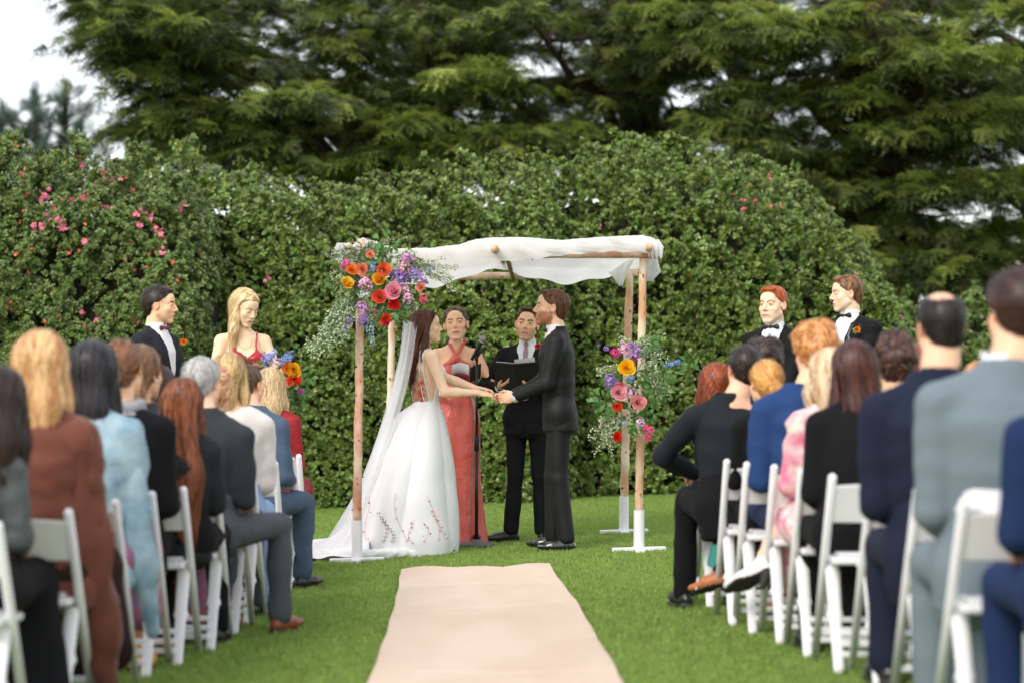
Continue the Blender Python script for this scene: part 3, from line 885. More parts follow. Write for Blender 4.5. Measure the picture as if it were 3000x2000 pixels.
def bow_tie(J, root, m, z=.568, ysh=.068):
    k, T, M = J['k'], J['T'], J['M']; S = Sdf()
    for s in (-1, 1):
        S.cone(T(s * .010, ysh, z), T(s * .046, ysh - .006, z), .007 * k, .018 * k, k=.004, flat=(M @ A(0, 1, 0), .4))
    S.ell(T(0, ysh + .006, z), A(.011, .009, .012) * k, M, .003)
    v, f = S.mesh(.004); return obj('bow_tie', v, f, m, root)
def long_tie(J, root, m, shirt_vf):
    k, T, M, O = J['k'], J['T'], J['M'], J['O']; S = Sdf()
    S.ell(T(0, .072, .562), A(.020, .013, .018) * k, M, .004)
    for i in range(7):
        z = .55 - .055 * i
        S.cone(T(0, .078 + .046 * min(1, i / 3.), z), T(0, .078 + .046 * min(1, (i + 1) / 3.), z - .055), (.014 + .003 * i) * k, (.017 + .003 * i) * k, k=.004, flat=(M @ A(0, 1, 0), .3))
    v, f = S.mesh(.005); return obj('necktie', v, f, m, root)

def ring_loft(levels, nth, fn=None, close=0.):
    """levels rows: (z, cx, cy, rx, ry); fn(theta, t) -> radius factor"""
    lv = np.array(levels, float); v = []
    th = np.arange(nth) / nth * 2 * math.pi; n = len(lv)
    for i, (z, cx, cy, rx, ry) in enumerate(lv):
        g = fn(th, i / (n - 1)) if fn else 1
        v.append(np.stack([cx + rx * g * np.cos(th), cy + ry * g * np.sin(th), np.full(nth, z)], 1))
    v = np.vstack(v)
    f = np.array([(i * nth + j, (i + 1) * nth + j, (i + 1) * nth + (j + 1) % nth, i * nth + (j + 1) % nth) for i in range(n - 1) for j in range(nth)])
    return v, f[:, ::-1]
def resample(levels, n):
    L = np.array(levels, float); t = np.linspace(0, 1, len(L)); s = np.linspace(0, 1, n)
    # smooth (Catmull-like) interpolation through numpy: cosine eased linear then blurred
    out = np.stack([np.interp(s, t, L[:, i]) for i in range(L.shape[1])], 1)
    for _ in range(max(2, n // len(L) * 2)): out[1:-1] = (out[:-2] + 2 * out[1:-1] + out[2:]) / 4
    return out

# ------------------------------------------------------------------ the setting: lawn, hedge, trees
LAWN = mat('lawn soil and thatch', '#5d7530', rough=.95, var=(9, .6, '#6b8038'), bump=(90, .02))
xs = [-70, -8, -4, 0, 4, 8, 70]; ys = [-6, 6, 12, 18, 24, 60, 160]
v = [(x, y, gz(x)) for y in ys for x in xs]; n = len(xs)
f = [(j * n + i, j * n + i + 1, (j + 1) * n + i + 1, (j + 1) * n + i) for j in range(len(ys) - 1) for i in range(n - 1)]
tag(obj('lawn_ground', v, f, LAWN, smooth=False), kind='structure')
# grass blades
def gy(y, x=0): return F * (EYE - gz(x)) / (y - 1095)
run_l = [(1174, 1665), (1161, 1733), (1153, 1788), (1138, 1840), (1119, 1898), (1070, 2000)]
run_r = [(1603, 1657), (1625, 1694), (1672, 1750), (1718, 1830), (1761, 1898), (1808, 2000)]
RL = np.array([(px(a, gy(b)), gy(b)) for a, b in run_l] + [(-.56, 8.2), (-.54, 5.0)])
RR = np.array([(px(a, gy(b)), gy(b)) for a, b in run_r] + [(.46, 8.2), (.48, 5.0)])
_cl = np.polyfit(RL[:, 1], RL[:, 0], 3); _cr = np.polyfit(RR[:, 1], RR[:, 0], 3)
def runner_x(y): return np.polyval(_cl, y), np.polyval(_cr, y)
GR = mat('grass blade', '#92ae58', rough=.5, spec=.35, rnd=.2, transl=.4)
gsrc = []
for q in range(4):
    vs_, fs_ = [], []
    r = np.random.default_rng(q)
    for b in range(11):
        a = r.uniform(0, 6.28); h_ = r.uniform(.016, .034); w = r.uniform(.0016, .0028); x0, y0 = r.normal(size=2) * .014
        ln_ = r.uniform(.002, .016); n0 = len(vs_); c_, s_ = math.cos(a), math.sin(a)
        vs_ += [(x0 - w * s_, y0 + w * c_, 0), (x0 + w * s_, y0 - w * c_, 0), (x0 + c_ * ln_ * .4 + w * .8 * s_, y0 + s_ * ln_ * .4 - w * .8 * c_, h_ * .6), (x0 + c_ * ln_ * .4 - w * .8 * s_, y0 + s_ * ln_ * .4 + w * .8 * c_, h_ * .6), (x0 + c_ * ln_, y0 + s_ * ln_, h_)]
        fs_ += [(n0, n0 + 1, n0 + 2, n0 + 3), (n0 + 3, n0 + 2, n0 + 4)]
    gsrc.append(source('grass_tuft', vs_, fs_, GR, smooth=False))
N_ = 150000
yy = np.sqrt(rng.uniform(8.6 ** 2, 26 ** 2, N_)); xx = rng.uniform(-.235, .235, N_) * yy
keep = rng.uniform(0, 1, N_) < np.clip(1.15 - (yy - 8.6) / 40, .3, 1); xx, yy = xx[keep], yy[keep]
a, b = runner_x(yy); keep = ~((xx > a + .0) & (xx < b - .0) & (yy < 15.4)); xx, yy = xx[keep], yy[keep]
P = np.stack([xx, yy, np.array([gz(x) for x in xx])], 1)
pn = waves(P * A(1, .7, 1), 1.3, 5, 4)
scl = .85 + .12 * pn + rng.uniform(-.2, .2, len(P)); 
e = np.stack([rng.normal(size=len(P)) * .14, rng.normal(size=len(P)) * .14, rng.uniform(0, 6.28, len(P))], 1)
g = scatter('grass', P, e, np.clip(scl, .45, 1.6), gsrc, [GR]); tag(g, 'short mown green lawn grass', 'grass', kind='stuff')

# aisle runner
CARP = mat('beige runner jute', '#d3c0ae', rough=.95, var=(2.2, .5, '#c2aa94'), bump=(160, .006), stretch=(1, .35, 1), wrinkle=(2.5, .02))
nv, nu = 420, 14; V_ = []
yv = np.linspace(5.2, 15.42, nv)
for j, y in enumerate(yv):
    a, b = runner_x(np.array([y])); a, b = a[0], b[0]
    for i in range(nu):
        u = i / (nu - 1); x = a + (b - a) * u
        end = max(0, (y - 15.2) / .22); crease = .007 * math.exp(-((y - 12.6 - .3 * u) / .03) ** 2) + .006 * math.exp(-((y - 10.1 + .25 * u) / .03) ** 2) + .006 * math.exp(-((y - 14.3 + .12 * u) / .025) ** 2)
        V_.append((x + .003 * math.sin(y * 5 + i), y + (.05 * math.sin(u * 7 + 1) - .02) * end, gz(x) + .022 + .006 * math.sin(y * 2.1 + 3 * u) * math.sin(u * 5) + crease + .012 * end * abs(math.sin(u * 9))))
V_ = np.array(V_); f = [(j * nu + i, j * nu + i + 1, (j + 1) * nu + i + 1, (j + 1) * nu + i) for j in range(nv - 1) for i in range(nu - 1)]
lo_ = V_ - A(0, 0, .02); m_ = len(V_); nf = len(f)
edge = [(j * nu, (j + 1) * nu) for j in range(nv - 1)] + [((j + 1) * nu + nu - 1, j * nu + nu - 1) for j in range(nv - 1)] + [((nv - 1) * nu + i, (nv - 1) * nu + i + 1) for i in range(nu - 1)]
f2 = f + [(a, b, b + m_, a + m_) for a, b in edge]
rn = obj('aisle_runner', np.vstack([V_, lo_]), f2, [CARP, mat('dark runner edge', '#4a3b30', rough=1)], mi=[0] * nf + [1] * len(edge), smooth=False)
tag(rn, 'long beige carpet runner laid along the grass aisle', 'carpet')

# hedge leaves
def leaf_mesh(L, w, fold, curl):
    v = [(0, 0, 0), (L * .5, w, fold), (L * .55, 0, 0), (L * .5, -w, fold), (L, 0, -curl), (L * .85, w * .65, fold * .5 - curl * .6), (L * .85, -w * .65, fold * .5 - curl * .6)]
    return np.array(v), [(0, 3, 2), (0, 2, 1), (2, 3, 6), (2, 6, 4), (2, 4, 5), (2, 5, 1)]
def rosette(n, L, w, seed):
    r = np.random.default_rng(seed); V, Fc = [], []; k = 0
    for i in range(n):
        v, f = leaf_mesh(L * r.uniform(.75, 1.15), w * r.uniform(.8, 1.15), .004, .008)
        el = r.uniform(.1, 1.15); az = i * 2.4 + r.uniform(-.3, .3)
        v = v @ roty(-el).T @ rotz(az).T + A(0, 0, r.uniform(-.03, .012))
        V.append(v); Fc += [tuple(a + k for a in q) for q in f]; k += len(v)
    return np.vstack(V), Fc
HL = mat('hedge leaf', '#728a42', rough=.24, spec=.55, rnd=.42, transl=.22)
HL2 = mat('shrub leaf', '#6a8142', rough=.28, spec=.5, rnd=.42, transl=.18)
CORE = mat('hedge inner shade', '#1c1d0e', rough=1, var=(14, .5, '#2a2315'))  # dark core colour: shade between the leaves is painted in
hs1 = [source('hedge_rosette', *rosette(9, .066, .018, s), HL) for s in range(5)]
hs2 = [source('shrub_rosette', *rosette(10, .048, .012, s + 9), HL2) for s in range(5)]
def hedge_sdf(pts, yf, dep, seed, side=.9, amp=1., lift=0.):
    q = np.array(pts, float); X, Z = q[:, 0], q[:, 1]; x0, x1 = X[0], X[-1]
    def fn(P):
        x, y, z = P.T; top = np.interp(x, X, Z) - .32 + lift; g_ = .03 * np.clip(x, -8, 8)
        ey = np.abs(y - (yf + dep)) / dep; ez = np.maximum(z - g_ + .25, 0) / (top + .25 - g_)
        ex = np.maximum(np.maximum(x0 + side - x, x - (x1 - side)), 0) / side
        d = ((ey ** 2.6 + ez ** 2.6 + ex ** 2.6) ** (1 / 2.6) - 1) * dep * .8
        return d + amp * (.14 * waves(P, 2.4, seed, 5) + .09 * waves(P, 7, seed + 3, 4))
    return fn, (x0 - .3, yf - .5, -.3), (x1 + .3, yf + 2 * dep, Z.max() + .6)
def hedge(name, pts, yf, dep, seed, srcs, label, n, side=.9, mats=None, sc=(.75, 1.25), amp=1., lift=0.):
    fn, lo, hi = hedge_sdf(pts, yf, dep, seed, side, amp, lift); S = Sdf(); S.add(fn, lo, hi, .01)
    r = np.random.default_rng(seed); P = r.uniform(lo, hi, (int(n * 2.2), 3)); P[:, 1] = r.uniform(lo[1], yf + dep * 1.25, len(P))
    for _ in range(4):
        g = S.grad(P, .01); P = P - g * S.ev(P)[:, None] * .9
    g = S.grad(P, .01); ok = (np.abs(S.ev(P)) < .03) & (P[:, 2] > gz(0) + .03 + .03 * P[:, 0]) & (g[:, 1] < .45)
    ok &= np.abs(P[:, 0]) < .225 * P[:, 1] + .4
    cl = waves(P, 17, seed + 9, 4) + r.uniform(-.35, .35, len(P)); ok &= cl > -.16
    P, g = P[ok][:n], g[ok][:n]
    dd = r.uniform(-.03, 1, len(P)) ** 2; P = P - g * (dd * .26 - .02)[:, None]
    nn = norm(g + A(0, -.25, .55) + r.normal(size=P.shape) * .45)
    root = empty(name, ((lo[0] + hi[0]) / 2, yf + dep, 0), 0, label, 'hedge' if 'shrub' not in name else 'shrub')
    base = np.array(root.location)
    o = scatter('foliage', P - base, eul_from_z(nn, r.uniform(0, 6.28, len(P))), r.uniform(*sc, len(P)), srcs, mats, root); tag(o, kind='stuff')
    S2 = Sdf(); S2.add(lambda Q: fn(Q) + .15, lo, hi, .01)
    v, f = S2.mesh(.12, (lo, hi)); obj('shade_core', v - base, f, CORE, root, smooth=True)  # solid core under the leaves, coloured as the shade inside the hedge
    return root, S, base
def hp(L, Y): return [((x * 3000 / 2352 - 1500) / F * Y, EYE + (859 - y) * 1.27551 / F * Y) for x, y in L]
h_mid, S_mid, b_mid = hedge('hedge', hp([(190, 345), (330, 350), (430, 372), (560, 370), (650, 398), (760, 402), (850, 380), (1000, 384), (1100, 362), (1240, 345), (1330, 400)], 24.6), 23.1, 1.7, 5, hs1,
      'long green hedge behind the canopy, dipping lowest between the flowering shrub and the domed hedge', 95000, .5, [HL], (.40, .74), amp=.8, lift=.05)
h_dome, S_dome, b_dome = hedge('domed_hedge', hp([(1120, 420), (1200, 350), (1330, 312), (1480, 280), (1560, 284), (1650, 300), (1750, 332), (1830, 372), (1900, 425), (1960, 485), (2010, 552), (2060, 622), (2100, 690), (2135, 790)], 25.0), 23.9, 1.8, 8, hs1,
      'big domed green hedge behind the right side of the canopy, sloping down to the right', 100000, .35, [HL], (.40, .74), amp=.8, lift=.0)
h_shr, S_shr, b_shr = hedge('flowering_shrub', hp([(-120, 300), (0, 283), (100, 296), (250, 318), (350, 325), (440, 345), (500, 420), (540, 600)], 23.2), 21.9, 1.5, 21, hs2,
      'tall dark-leaved shrub with pink blossoms at the left end of the hedge', 70000, .5, [HL2], (.55, .9), amp=.6)
h_r, S_r, b_r = hedge('background_shrub', hp([(2000, 700), (2080, 650), (2150, 690), (2230, 640), (2300, 690), (2500, 660)], 30.5), 29.5, 1.4, 33, hs2,
      'loose dark shrub in the gap between the domed hedge and the cypress trunk', 12000, .3, [HL2], (.9, 1.6))
# blossoms
PINKF = mat('pink blossom', '#f28ba0', rough=.6, transl=.25, rnd=.15); PINK2 = mat('coral bud', '#e07a5c', rough=.6, transl=.25, rnd=.2)
def blossom_data(name, m, n, r, seed):
    rr = np.random.default_rng(seed); mb = MB()
    for i in range(n):
        v, f = petal_flower_(r, 5); mb.add(v @ frame_to_(norm(rr.normal(size=3) + A(0, -1, .4))).T + rr.normal(size=3) * r * .9, f)
    return mb.data(name, m)
def petal_flower_(r, n=5, cup=.45):
    V_, m = [(0, 0, 0)], n * 4
    for i in range(m):
        a = i / m * 2 * math.pi; rr = r * (.6 + .4 * abs(math.cos(a * n / 2))); V_.append((rr * math.cos(a), rr * math.sin(a), cup * rr))
    return np.array(V_), [(0, 1 + i, 1 + (i + 1) % m) for i in range(m)]
def frame_to_(n):
    n = norm(n); x = norm(np.cross(A(0, 0, 1), n)) if abs(n[2]) < .98 else A(1, 0, 0); return np.stack([x, np.cross(n, x), n], 1)
bl = [blossom_data('blossom', PINKF, 6, .03, s) for s in range(3)] + [blossom_data('bud', PINK2, 3, .018, s) for s in range(2)]
def place_blossoms(lst, S, root, base, yf, k=None, size=1):
    r = np.random.default_rng(len(lst))
    for (x, y, kind) in lst:
        Y = yf - .6
        # march along the sight line until the hedge surface
        d = A((x * 1.27551 - 1500) / F, 1, (859 - y) * 1.27551 / F); o_ = A(0, 0, EYE)
        t = np.linspace(yf - .6, yf + 3, 60); Q = o_ + d * t[:, None]; e = S.ev(Q); hit = np.where(e < .02)[0]
        if not len(hit): continue
        p = Q[hit[0]]
        inst('blossom' if kind == 0 else 'bud', bl[r.integers(0, 3) if kind == 0 else 3 + r.integers(0, 2)], root, p - base + A(0, -.02, .0), (r.uniform(0, 6), r.uniform(0, 6), r.uniform(0, 6)), r.uniform(.65, 1.1) * size)
L_ = [(82, 337), (100, 343), (128, 341), (30, 282), (130, 286), (165, 310), (258, 315), (262, 322), (280, 330), (360, 322), (367, 338), (380, 348), (388, 352), (410, 348), (390, 367), (425, 388), (440, 388), (120, 384), (190, 384), (240, 398), (259, 416), (53, 402), (108, 450), (97, 460), (116, 491), (165, 465), (197, 457), (246, 483), (315, 494), (333, 490), (347, 497), (84, 523), (97, 519), (140, 511), (148, 526), (120, 510), (318, 518), (322, 522), (371, 540), (358, 525), (300, 556), (198, 560), (372, 581), (412, 479), (189, 718), (310, 727), (312, 740), (222, 738), (68, 300), (8, 275), (20, 280), (236, 323)]
place_blossoms([(a, b, 0) for a, b in L_] + [(x, y, 1) for x, y in zip(rng.uniform(0, 470, 60), rng.uniform(320, 760, 60))], S_shr, h_shr, b_shr, 21.9)
place_blossoms([(1494, 305, 0), (1768, 405, 0), (1770, 412, 0), (1685, 448, 1), (1706, 462, 0), (1732, 464, 0), (1705, 481, 0), (1770, 476, 0), (1907, 480, 1), (1957, 468, 0), (1380, 519, 0), (1765, 520, 1), (1235, 506, 1), (1966, 632, 0), (2052, 598, 0), (2056, 625, 0), (2062, 630, 1), (2040, 580, 1), (1870, 612, 1), (1583, 634, 1), (2072, 732, 0), (2050, 590, 1), (1792, 474, 1), (1690, 405, 1), (1717, 428, 1)], S_dome, h_dome, b_dome, 23.9, size=.62)
place_blossoms([(616, 637, 0), (500, 640, 1), (612, 700, 1)], S_mid, h_mid, b_mid, 23.1)

# ------------------------------------------------------------------ cypress trees behind the hedge
BARK = mat('cypress bark', '#3d2b21', rough=.95, var=(4, .6, '#57402f'), bump=(9, .04), stretch=(3, 3, .5))
CYL = [mat('cypress foliage', '#5a6a32', rough=.6, rnd=.4, transl=.15), mat('cypress sunlit foliage', '#97a852', rough=.6, rnd=.25, transl=.25), mat('cypress dark foliage', '#3b4526', rough=.7, rnd=.4, transl=.12)]  # same foliage in mid, sunlit and dark green; light put into the colour
def spray(seed, L=.34):
    r = np.random.default_rng(seed); V_, F_ = [], []
    def quad(a, b, w):
        n0 = len(V_); d = norm(b - a); s_ = norm(np.cross(d, A(0, 0, 1))) * w
        V_.extend([a - s_ * .6, a + s_ * .6, b + s_ * .25, b - s_ * .25]); F_.append((n0, n0 + 1, n0 + 2, n0 + 3))
    for m in range(7):
        az = (m - 3) * .3 + r.uniform(-.12, .12); ll = L * r.uniform(.7, 1.05) * (1 - .06 * abs(m - 3)); d = A(math.cos(az), math.sin(az), 0)
        up = r.uniform(.0, .35)
        P0 = A(0, 0, 0)
        for j in range(7):
            t = j / 7; p = d * ll * t + A(0, 0, up * ll * t - .5 * ll * t * t)
            if j: quad(P0, p, .008)
            P0 = p
            if j > 0:
                for s_ in (-1, 1):
                    sa = az + s_ * r.uniform(.5, .95); l2 = .10 * (1.1 - t) * r.uniform(.7, 1.3); q = p + A(math.cos(sa), math.sin(sa), r.uniform(-.3, .45)) * l2
                    quad(p, q, .013)
    return np.array(V_), F_
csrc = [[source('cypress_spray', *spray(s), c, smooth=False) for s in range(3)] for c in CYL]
TREES = [  # X, Y, trunk radius, lean, label
    (px(1870, 37), 37, .42, 'big cypress with brown limbs fanning out above the middle of the hedge'),
    (px(2560, 34), 34, .5, 'dark cypress with layered boughs at the right, behind the domed hedge'),
    (px(1290, 41), 41, .38, 'cypress reaching out to the left over the gap in the hedge'),
    (px(3150, 36), 36, .45, 'cypress at the right edge with boughs drooping to the ground'),
    (px(2200, 47), 47, .4, 'cypress farthest back between the two bigger cypresses')]
troots = []
for X_, Y_, r_, lab in TREES:
    root = empty('cypress_tree', (X_, Y_, gz(X_)), 0, lab, 'tree', 'cypress trees behind the hedge'); troots.append((root, X_, Y_))
    r = np.random.default_rng(int(Y_ * 7))
    H_ = 15; P = [A(.25 * math.sin(i * .9), .2 * math.sin(i), i * H_ / 10) for i in range(11)]
    v, f = tube(P, [r_ * (1 - .07 * i) for i in range(11)], 10); obj('trunk', v, f, BARK, root)
def inside(x, y):      # is a photograph point (2352 px grid) in the foliage of the cypresses?
    left = np.interp(y, [-60, 0, 30, 70, 100, 140, 200, 240, 290, 340, 380, 420], [300, 235, 255, 285, 300, 330, 345, 365, 395, 430, 480, 900])
    low = np.interp(x, [0, 1100, 1300, 1900, 2100, 2352, 2500], [400, 400, 400, 480, 720, 800, 800])
    return x > left + 15 and y < low
gaps = [(640, 70, 48), (500, 200, 42), (560, 170, 26), (740, 118, 22), (800, 330, 30), (660, 360, 36), (715, 190, 20), (1210, 470, 10), (1060, 70, 10), (1880, 215, 20), (1700, 195, 30), (2250, 75, 34), (2080, 330, 20), (1860, 375, 16), (1960, 420, 30), (2150, 480, 26), (1530, 215, 18), (1420, 230, 18), (1390, 235, 14), (2000, 200, 22), (1800, 260, 26), (930, 60, 14), (1000, 260, 16), (2300, 60, 30)]
rt = np.random.default_rng(99)
data = {i: [[], [], [], []] for i in range(len(TREES))}; limbs = {i: [] for i in range(len(TREES))}
def pad(x, y, Y, tone, size, nsp):
    X = (x * 1.27551 - 1500) / F * Y; Z = EYE + (859 - y) * 1.27551 / F * Y
    ti = min(range(len(TREES)), key=lambda i: abs(TREES[i][0] - X) + .35 * abs(TREES[i][1] - Y))
    tx, ty = TREES[ti][0], TREES[ti][1]
    out = norm(A(X - tx, Y - ty, 0) + A(.01, 0, 0)); side = A(-out[1], out[0], 0)
    u = rt.uniform(-1, 1, nsp); w = rt.normal(size=nsp) * .5
    P = A(X, Y, Z) + out * (u * size * 1.0)[:, None] + side * (w * size * .8)[:, None] + np.stack([0 * u, 0 * u, -.18 * size * (u ** 2 + w ** 2) + rt.normal(size=nsp) * .07 * size], 1)
    dirs = norm(out * (u + .7)[:, None] + side * (w * 1.1)[:, None] + rt.normal(size=(nsp, 3)) * .25)
    az = np.arctan2(dirs[:, 1], dirs[:, 0])
    e = np.stack([rt.normal(size=nsp) * .3, rt.normal(size=nsp) * .25 + .1, az], 1)
    d = data[ti]; d[0].append(P - A(tx, ty, gz(tx))); d[1].append(e); d[2].append(rt.uniform(.7, 1.25, nsp) * (.75 + .35 * size))
    ups = (P[:, 2] - Z) > -.10 * size; tn = np.where(rt.uniform(0, 1, nsp) < tone * np.where(ups, 1., .35), 1, np.where(rt.uniform(0, 1, nsp) < .35, 2, 0))  # upper sprays take the light green more often, as painted sunlit tops
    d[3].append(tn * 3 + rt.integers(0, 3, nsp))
    if len(limbs[ti]) < 60 and rt.uniform() < .5: limbs[ti].append(A(X - tx, Y - ty, Z - .05 - gz(tx)))
# layered boughs read from the photograph (x, y, brightness, size)
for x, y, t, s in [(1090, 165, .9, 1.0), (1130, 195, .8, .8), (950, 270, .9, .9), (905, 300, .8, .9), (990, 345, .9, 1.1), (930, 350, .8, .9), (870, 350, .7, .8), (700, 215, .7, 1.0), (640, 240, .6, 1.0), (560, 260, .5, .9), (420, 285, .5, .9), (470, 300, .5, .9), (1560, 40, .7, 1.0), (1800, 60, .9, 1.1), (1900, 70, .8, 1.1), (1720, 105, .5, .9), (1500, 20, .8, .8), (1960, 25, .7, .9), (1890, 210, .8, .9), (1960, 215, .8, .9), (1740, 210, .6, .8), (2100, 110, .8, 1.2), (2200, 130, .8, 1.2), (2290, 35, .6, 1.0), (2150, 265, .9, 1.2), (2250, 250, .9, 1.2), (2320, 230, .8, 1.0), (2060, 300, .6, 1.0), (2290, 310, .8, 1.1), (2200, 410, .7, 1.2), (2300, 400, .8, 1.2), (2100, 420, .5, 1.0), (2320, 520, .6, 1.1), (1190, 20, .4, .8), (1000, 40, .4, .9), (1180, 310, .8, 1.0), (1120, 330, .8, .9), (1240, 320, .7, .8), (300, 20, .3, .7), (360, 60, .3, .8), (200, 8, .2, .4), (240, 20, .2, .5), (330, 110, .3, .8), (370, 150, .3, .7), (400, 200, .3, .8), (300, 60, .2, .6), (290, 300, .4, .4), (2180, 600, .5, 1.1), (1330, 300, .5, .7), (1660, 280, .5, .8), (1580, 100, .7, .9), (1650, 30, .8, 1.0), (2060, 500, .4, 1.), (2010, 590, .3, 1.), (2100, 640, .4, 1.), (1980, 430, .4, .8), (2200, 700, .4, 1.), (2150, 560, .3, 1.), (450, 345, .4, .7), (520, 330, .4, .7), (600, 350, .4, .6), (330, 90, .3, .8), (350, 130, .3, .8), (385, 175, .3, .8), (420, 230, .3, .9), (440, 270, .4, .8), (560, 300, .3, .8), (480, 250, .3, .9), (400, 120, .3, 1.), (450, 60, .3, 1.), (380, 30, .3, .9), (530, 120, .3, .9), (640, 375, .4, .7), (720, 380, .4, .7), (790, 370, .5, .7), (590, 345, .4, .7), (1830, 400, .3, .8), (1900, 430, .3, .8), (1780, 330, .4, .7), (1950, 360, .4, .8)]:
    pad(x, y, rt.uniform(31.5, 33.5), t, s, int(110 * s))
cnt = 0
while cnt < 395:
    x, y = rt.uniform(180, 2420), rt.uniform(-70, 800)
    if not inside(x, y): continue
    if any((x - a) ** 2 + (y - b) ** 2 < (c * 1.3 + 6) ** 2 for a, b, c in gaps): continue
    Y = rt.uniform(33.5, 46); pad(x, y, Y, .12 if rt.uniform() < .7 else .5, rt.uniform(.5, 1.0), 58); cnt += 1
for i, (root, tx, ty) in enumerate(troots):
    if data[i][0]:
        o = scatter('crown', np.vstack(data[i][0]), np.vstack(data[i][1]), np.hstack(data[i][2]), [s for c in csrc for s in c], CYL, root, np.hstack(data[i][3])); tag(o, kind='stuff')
    for tip in limbs[i]:
        z0 = max(.6, min(14, tip[2] - .25 * np.linalg.norm(tip[:2]) - rt.uniform(0, .8))); P0 = A(0, 0, z0)
        n = 7; P = [P0 + (tip - P0) * (q / (n - 1)) + A(0, 0, .35 * math.sin(q / (n - 1) * 3.1)) + rt.normal(size=3) * .09 * (0 < q < n - 1) for q in range(n)]
        v, f = tube(P, np.linspace(.11, .02, n), 6); obj('limb', v, f, BARK, root)
        if rt.uniform() < .6:                       # bare side twigs
            for _ in range(2):
                q = P[rt.integers(2, 6)]; d = norm(rt.normal(size=3) + A(0, -.4, .1)); v, f = tube([q, q + d * .5, q + d * 1.0 + rt.normal(size=3) * .15], [.03, .02, .006], 5); obj('twig', v, f, BARK, root)
# young pines against the sky at the left
NEED = mat('pine needles', '#2f4a35', rough=.7, rnd=.3)
nsv, nsf = [], []
for i in range(26):
    a = i * 2.4; t = i / 26; d = norm(A(math.cos(a), math.sin(a), .55)); p = A(0, 0, t * .22); q = p + d * .11; w = np.cross(d, A(0, 0, 1)) * .006; n0 = len(nsv)
    nsv += [p - w, p + w, q]; nsf.append((n0, n0 + 1, n0 + 2))
psrc = [source('needle_tuft', np.array(nsv), nsf, NEED, smooth=False)]
for x_, top, Y_, lab in ((150, 170, 44, 'young pine with an upright leader against the pale sky, nearer to the cypress'), (82, 185, 46, 'young pine tip at far left against the sky, next to the taller pine leader'), (5, 225, 45, 'young pine cut by the left edge of the view')):
    X_ = (x_ * 1.27551 - 1500) / F * Y_; Zt = EYE + (859 - top) * 1.27551 / F * Y_
    root = empty('pine_tree', (X_, Y_, gz(X_)), 0, lab, 'tree', 'young pines at the left')
    v, f = tube([A(0, 0, 0), A(.1, 0, Zt * .6), A(0, 0, Zt)], [.14, .08, .012], 7); obj('trunk', v, f, BARK, root)
    P, D = [], []
    for i in range(60): P.append(A(0, 0, Zt - .02 * i)); D.append(norm(rt.normal(size=3) * .35 + A(0, 0, 1)))
    for b in range(26):
        z = Zt - .25 - .10 * b; az = b * 2.4; ll = min(.25 + .09 * b, 1.25); d = A(math.cos(az), math.sin(az), .35)
        tp = A(0, 0, z) + d * ll; v, f = tube([A(0, 0, z), A(0, 0, z) + d * ll * .6 - A(0, 0, .04 * ll), tp + A(0, 0, .1 * ll)], [.022, .014, .006], 5); obj('branch', v, f, BARK, root)
        for j in range(int(12 * ll + 6)):
            t = rt.uniform(.3, 1.03); P.append(A(0, 0, z) + d * ll * t + rt.normal(size=3) * .03); D.append(norm(d * .6 + A(0, 0, .6) + rt.normal(size=3) * .3))
    P, D = np.array(P), np.array(D)
    tag(scatter('needles', P, eul_from_z(D, rt.uniform(0, 6, len(P))), rt.uniform(.8, 1.4, len(P)), psrc, [NEED], root), kind='stuff')

# ------------------------------------------------------------------ the wedding party
BLACK_WOOL = cloth('black wool', '#111214', rough=.75, wr=.006)
BLACK_SHINE = cloth('black tuxedo wool', '#101113', rough=.6, wr=.008, spec=.35)
CHARCOAL = cloth('charcoal wool', '#23262d', rough=.75, wr=.006)
SATIN_BLACK = mat('black satin', (.008, .008, .009), rough=.35, spec=.6)
PATENT = mat('patent leather', (.008, .008, .009), rough=.08, spec=.8, coat=1, wrinkle=(22, .012))
LEATHER_BLACK = mat('black shoe leather', (.012, .012, .013), rough=.3, spec=.6)

def start(name, sp):
    g = gz(sp['X'])
    root = empty(name, (sp['X'], sp['Y'], g + sp.get('up', 0)), R(sp['yaw']), sp['label'], 'person', sp.get('group'))
    J = joints(sp)
    return root, J
def loc(sp, xs, ys, Y):
    """photo pixel at distance Y -> the figure's own coordinates"""
    p = A(px(xs, Y), Y, pz(ys, Y)) - A(sp['X'], sp['Y'], gz(sp['X']) + sp.get('up', 0))
    return rotz(-R(sp['yaw'])) @ p

GROUP_P = None
# groom
sp = dict(X=.335, Y=16.98, yaw=86, k=1.018, sex='m', lean=(3, 0, 0), head=(6, -5, 0), seed=15, w=.97, hk=1.10,
          skin='#dfab8f', hair=dict(kind='short', c1='#4a2c18', c2='#7d5233', seed=3, n=850, quiff=.1), beard=('#9a4a22', .85), brow='#6b4228', smile=1, lip='#b8655c', iris='#5a7a8a',
          label='groom in black tuxedo with ginger beard, holding the bride\'s hands')
wl = loc(sp, 1508, 1163, 16.88); wr_ = loc(sp, 1500, 1158, 17.02)
sp['arms'] = {-1: dict(w=tuple(wl), pole=(-.3, -.4, -1), d=(0.15, 1, -.08), n=(1, 0, -.1), curl=.75), 1: dict(w=tuple(wr_), pole=(.2, -.3, -1), d=(-.1, 1, -.1), n=(-.9, 0, -.4), curl=.7)}
sp['legs'] = {-1: [(-.10, .0, .50), (-.11, -.05, .085), (-.25, 1, 0)], 1: [(.09, .05, .50), (.10, .05, .085), (.35, 1, 0)]}
root, J = start('person', sp)
body(sp, J, root, True); hair(sp, J, root, True)
jacket(sp, J, root, BLACK_SHINE, .012, True, satin=SATIN_BLACK, wr=.0035)
trousers(sp, J, root, BLACK_SHINE, .013, True, .0022); shoes(J, root, PATENT); bow_tie(J, root, SATIN_BLACK)
groom_J = J

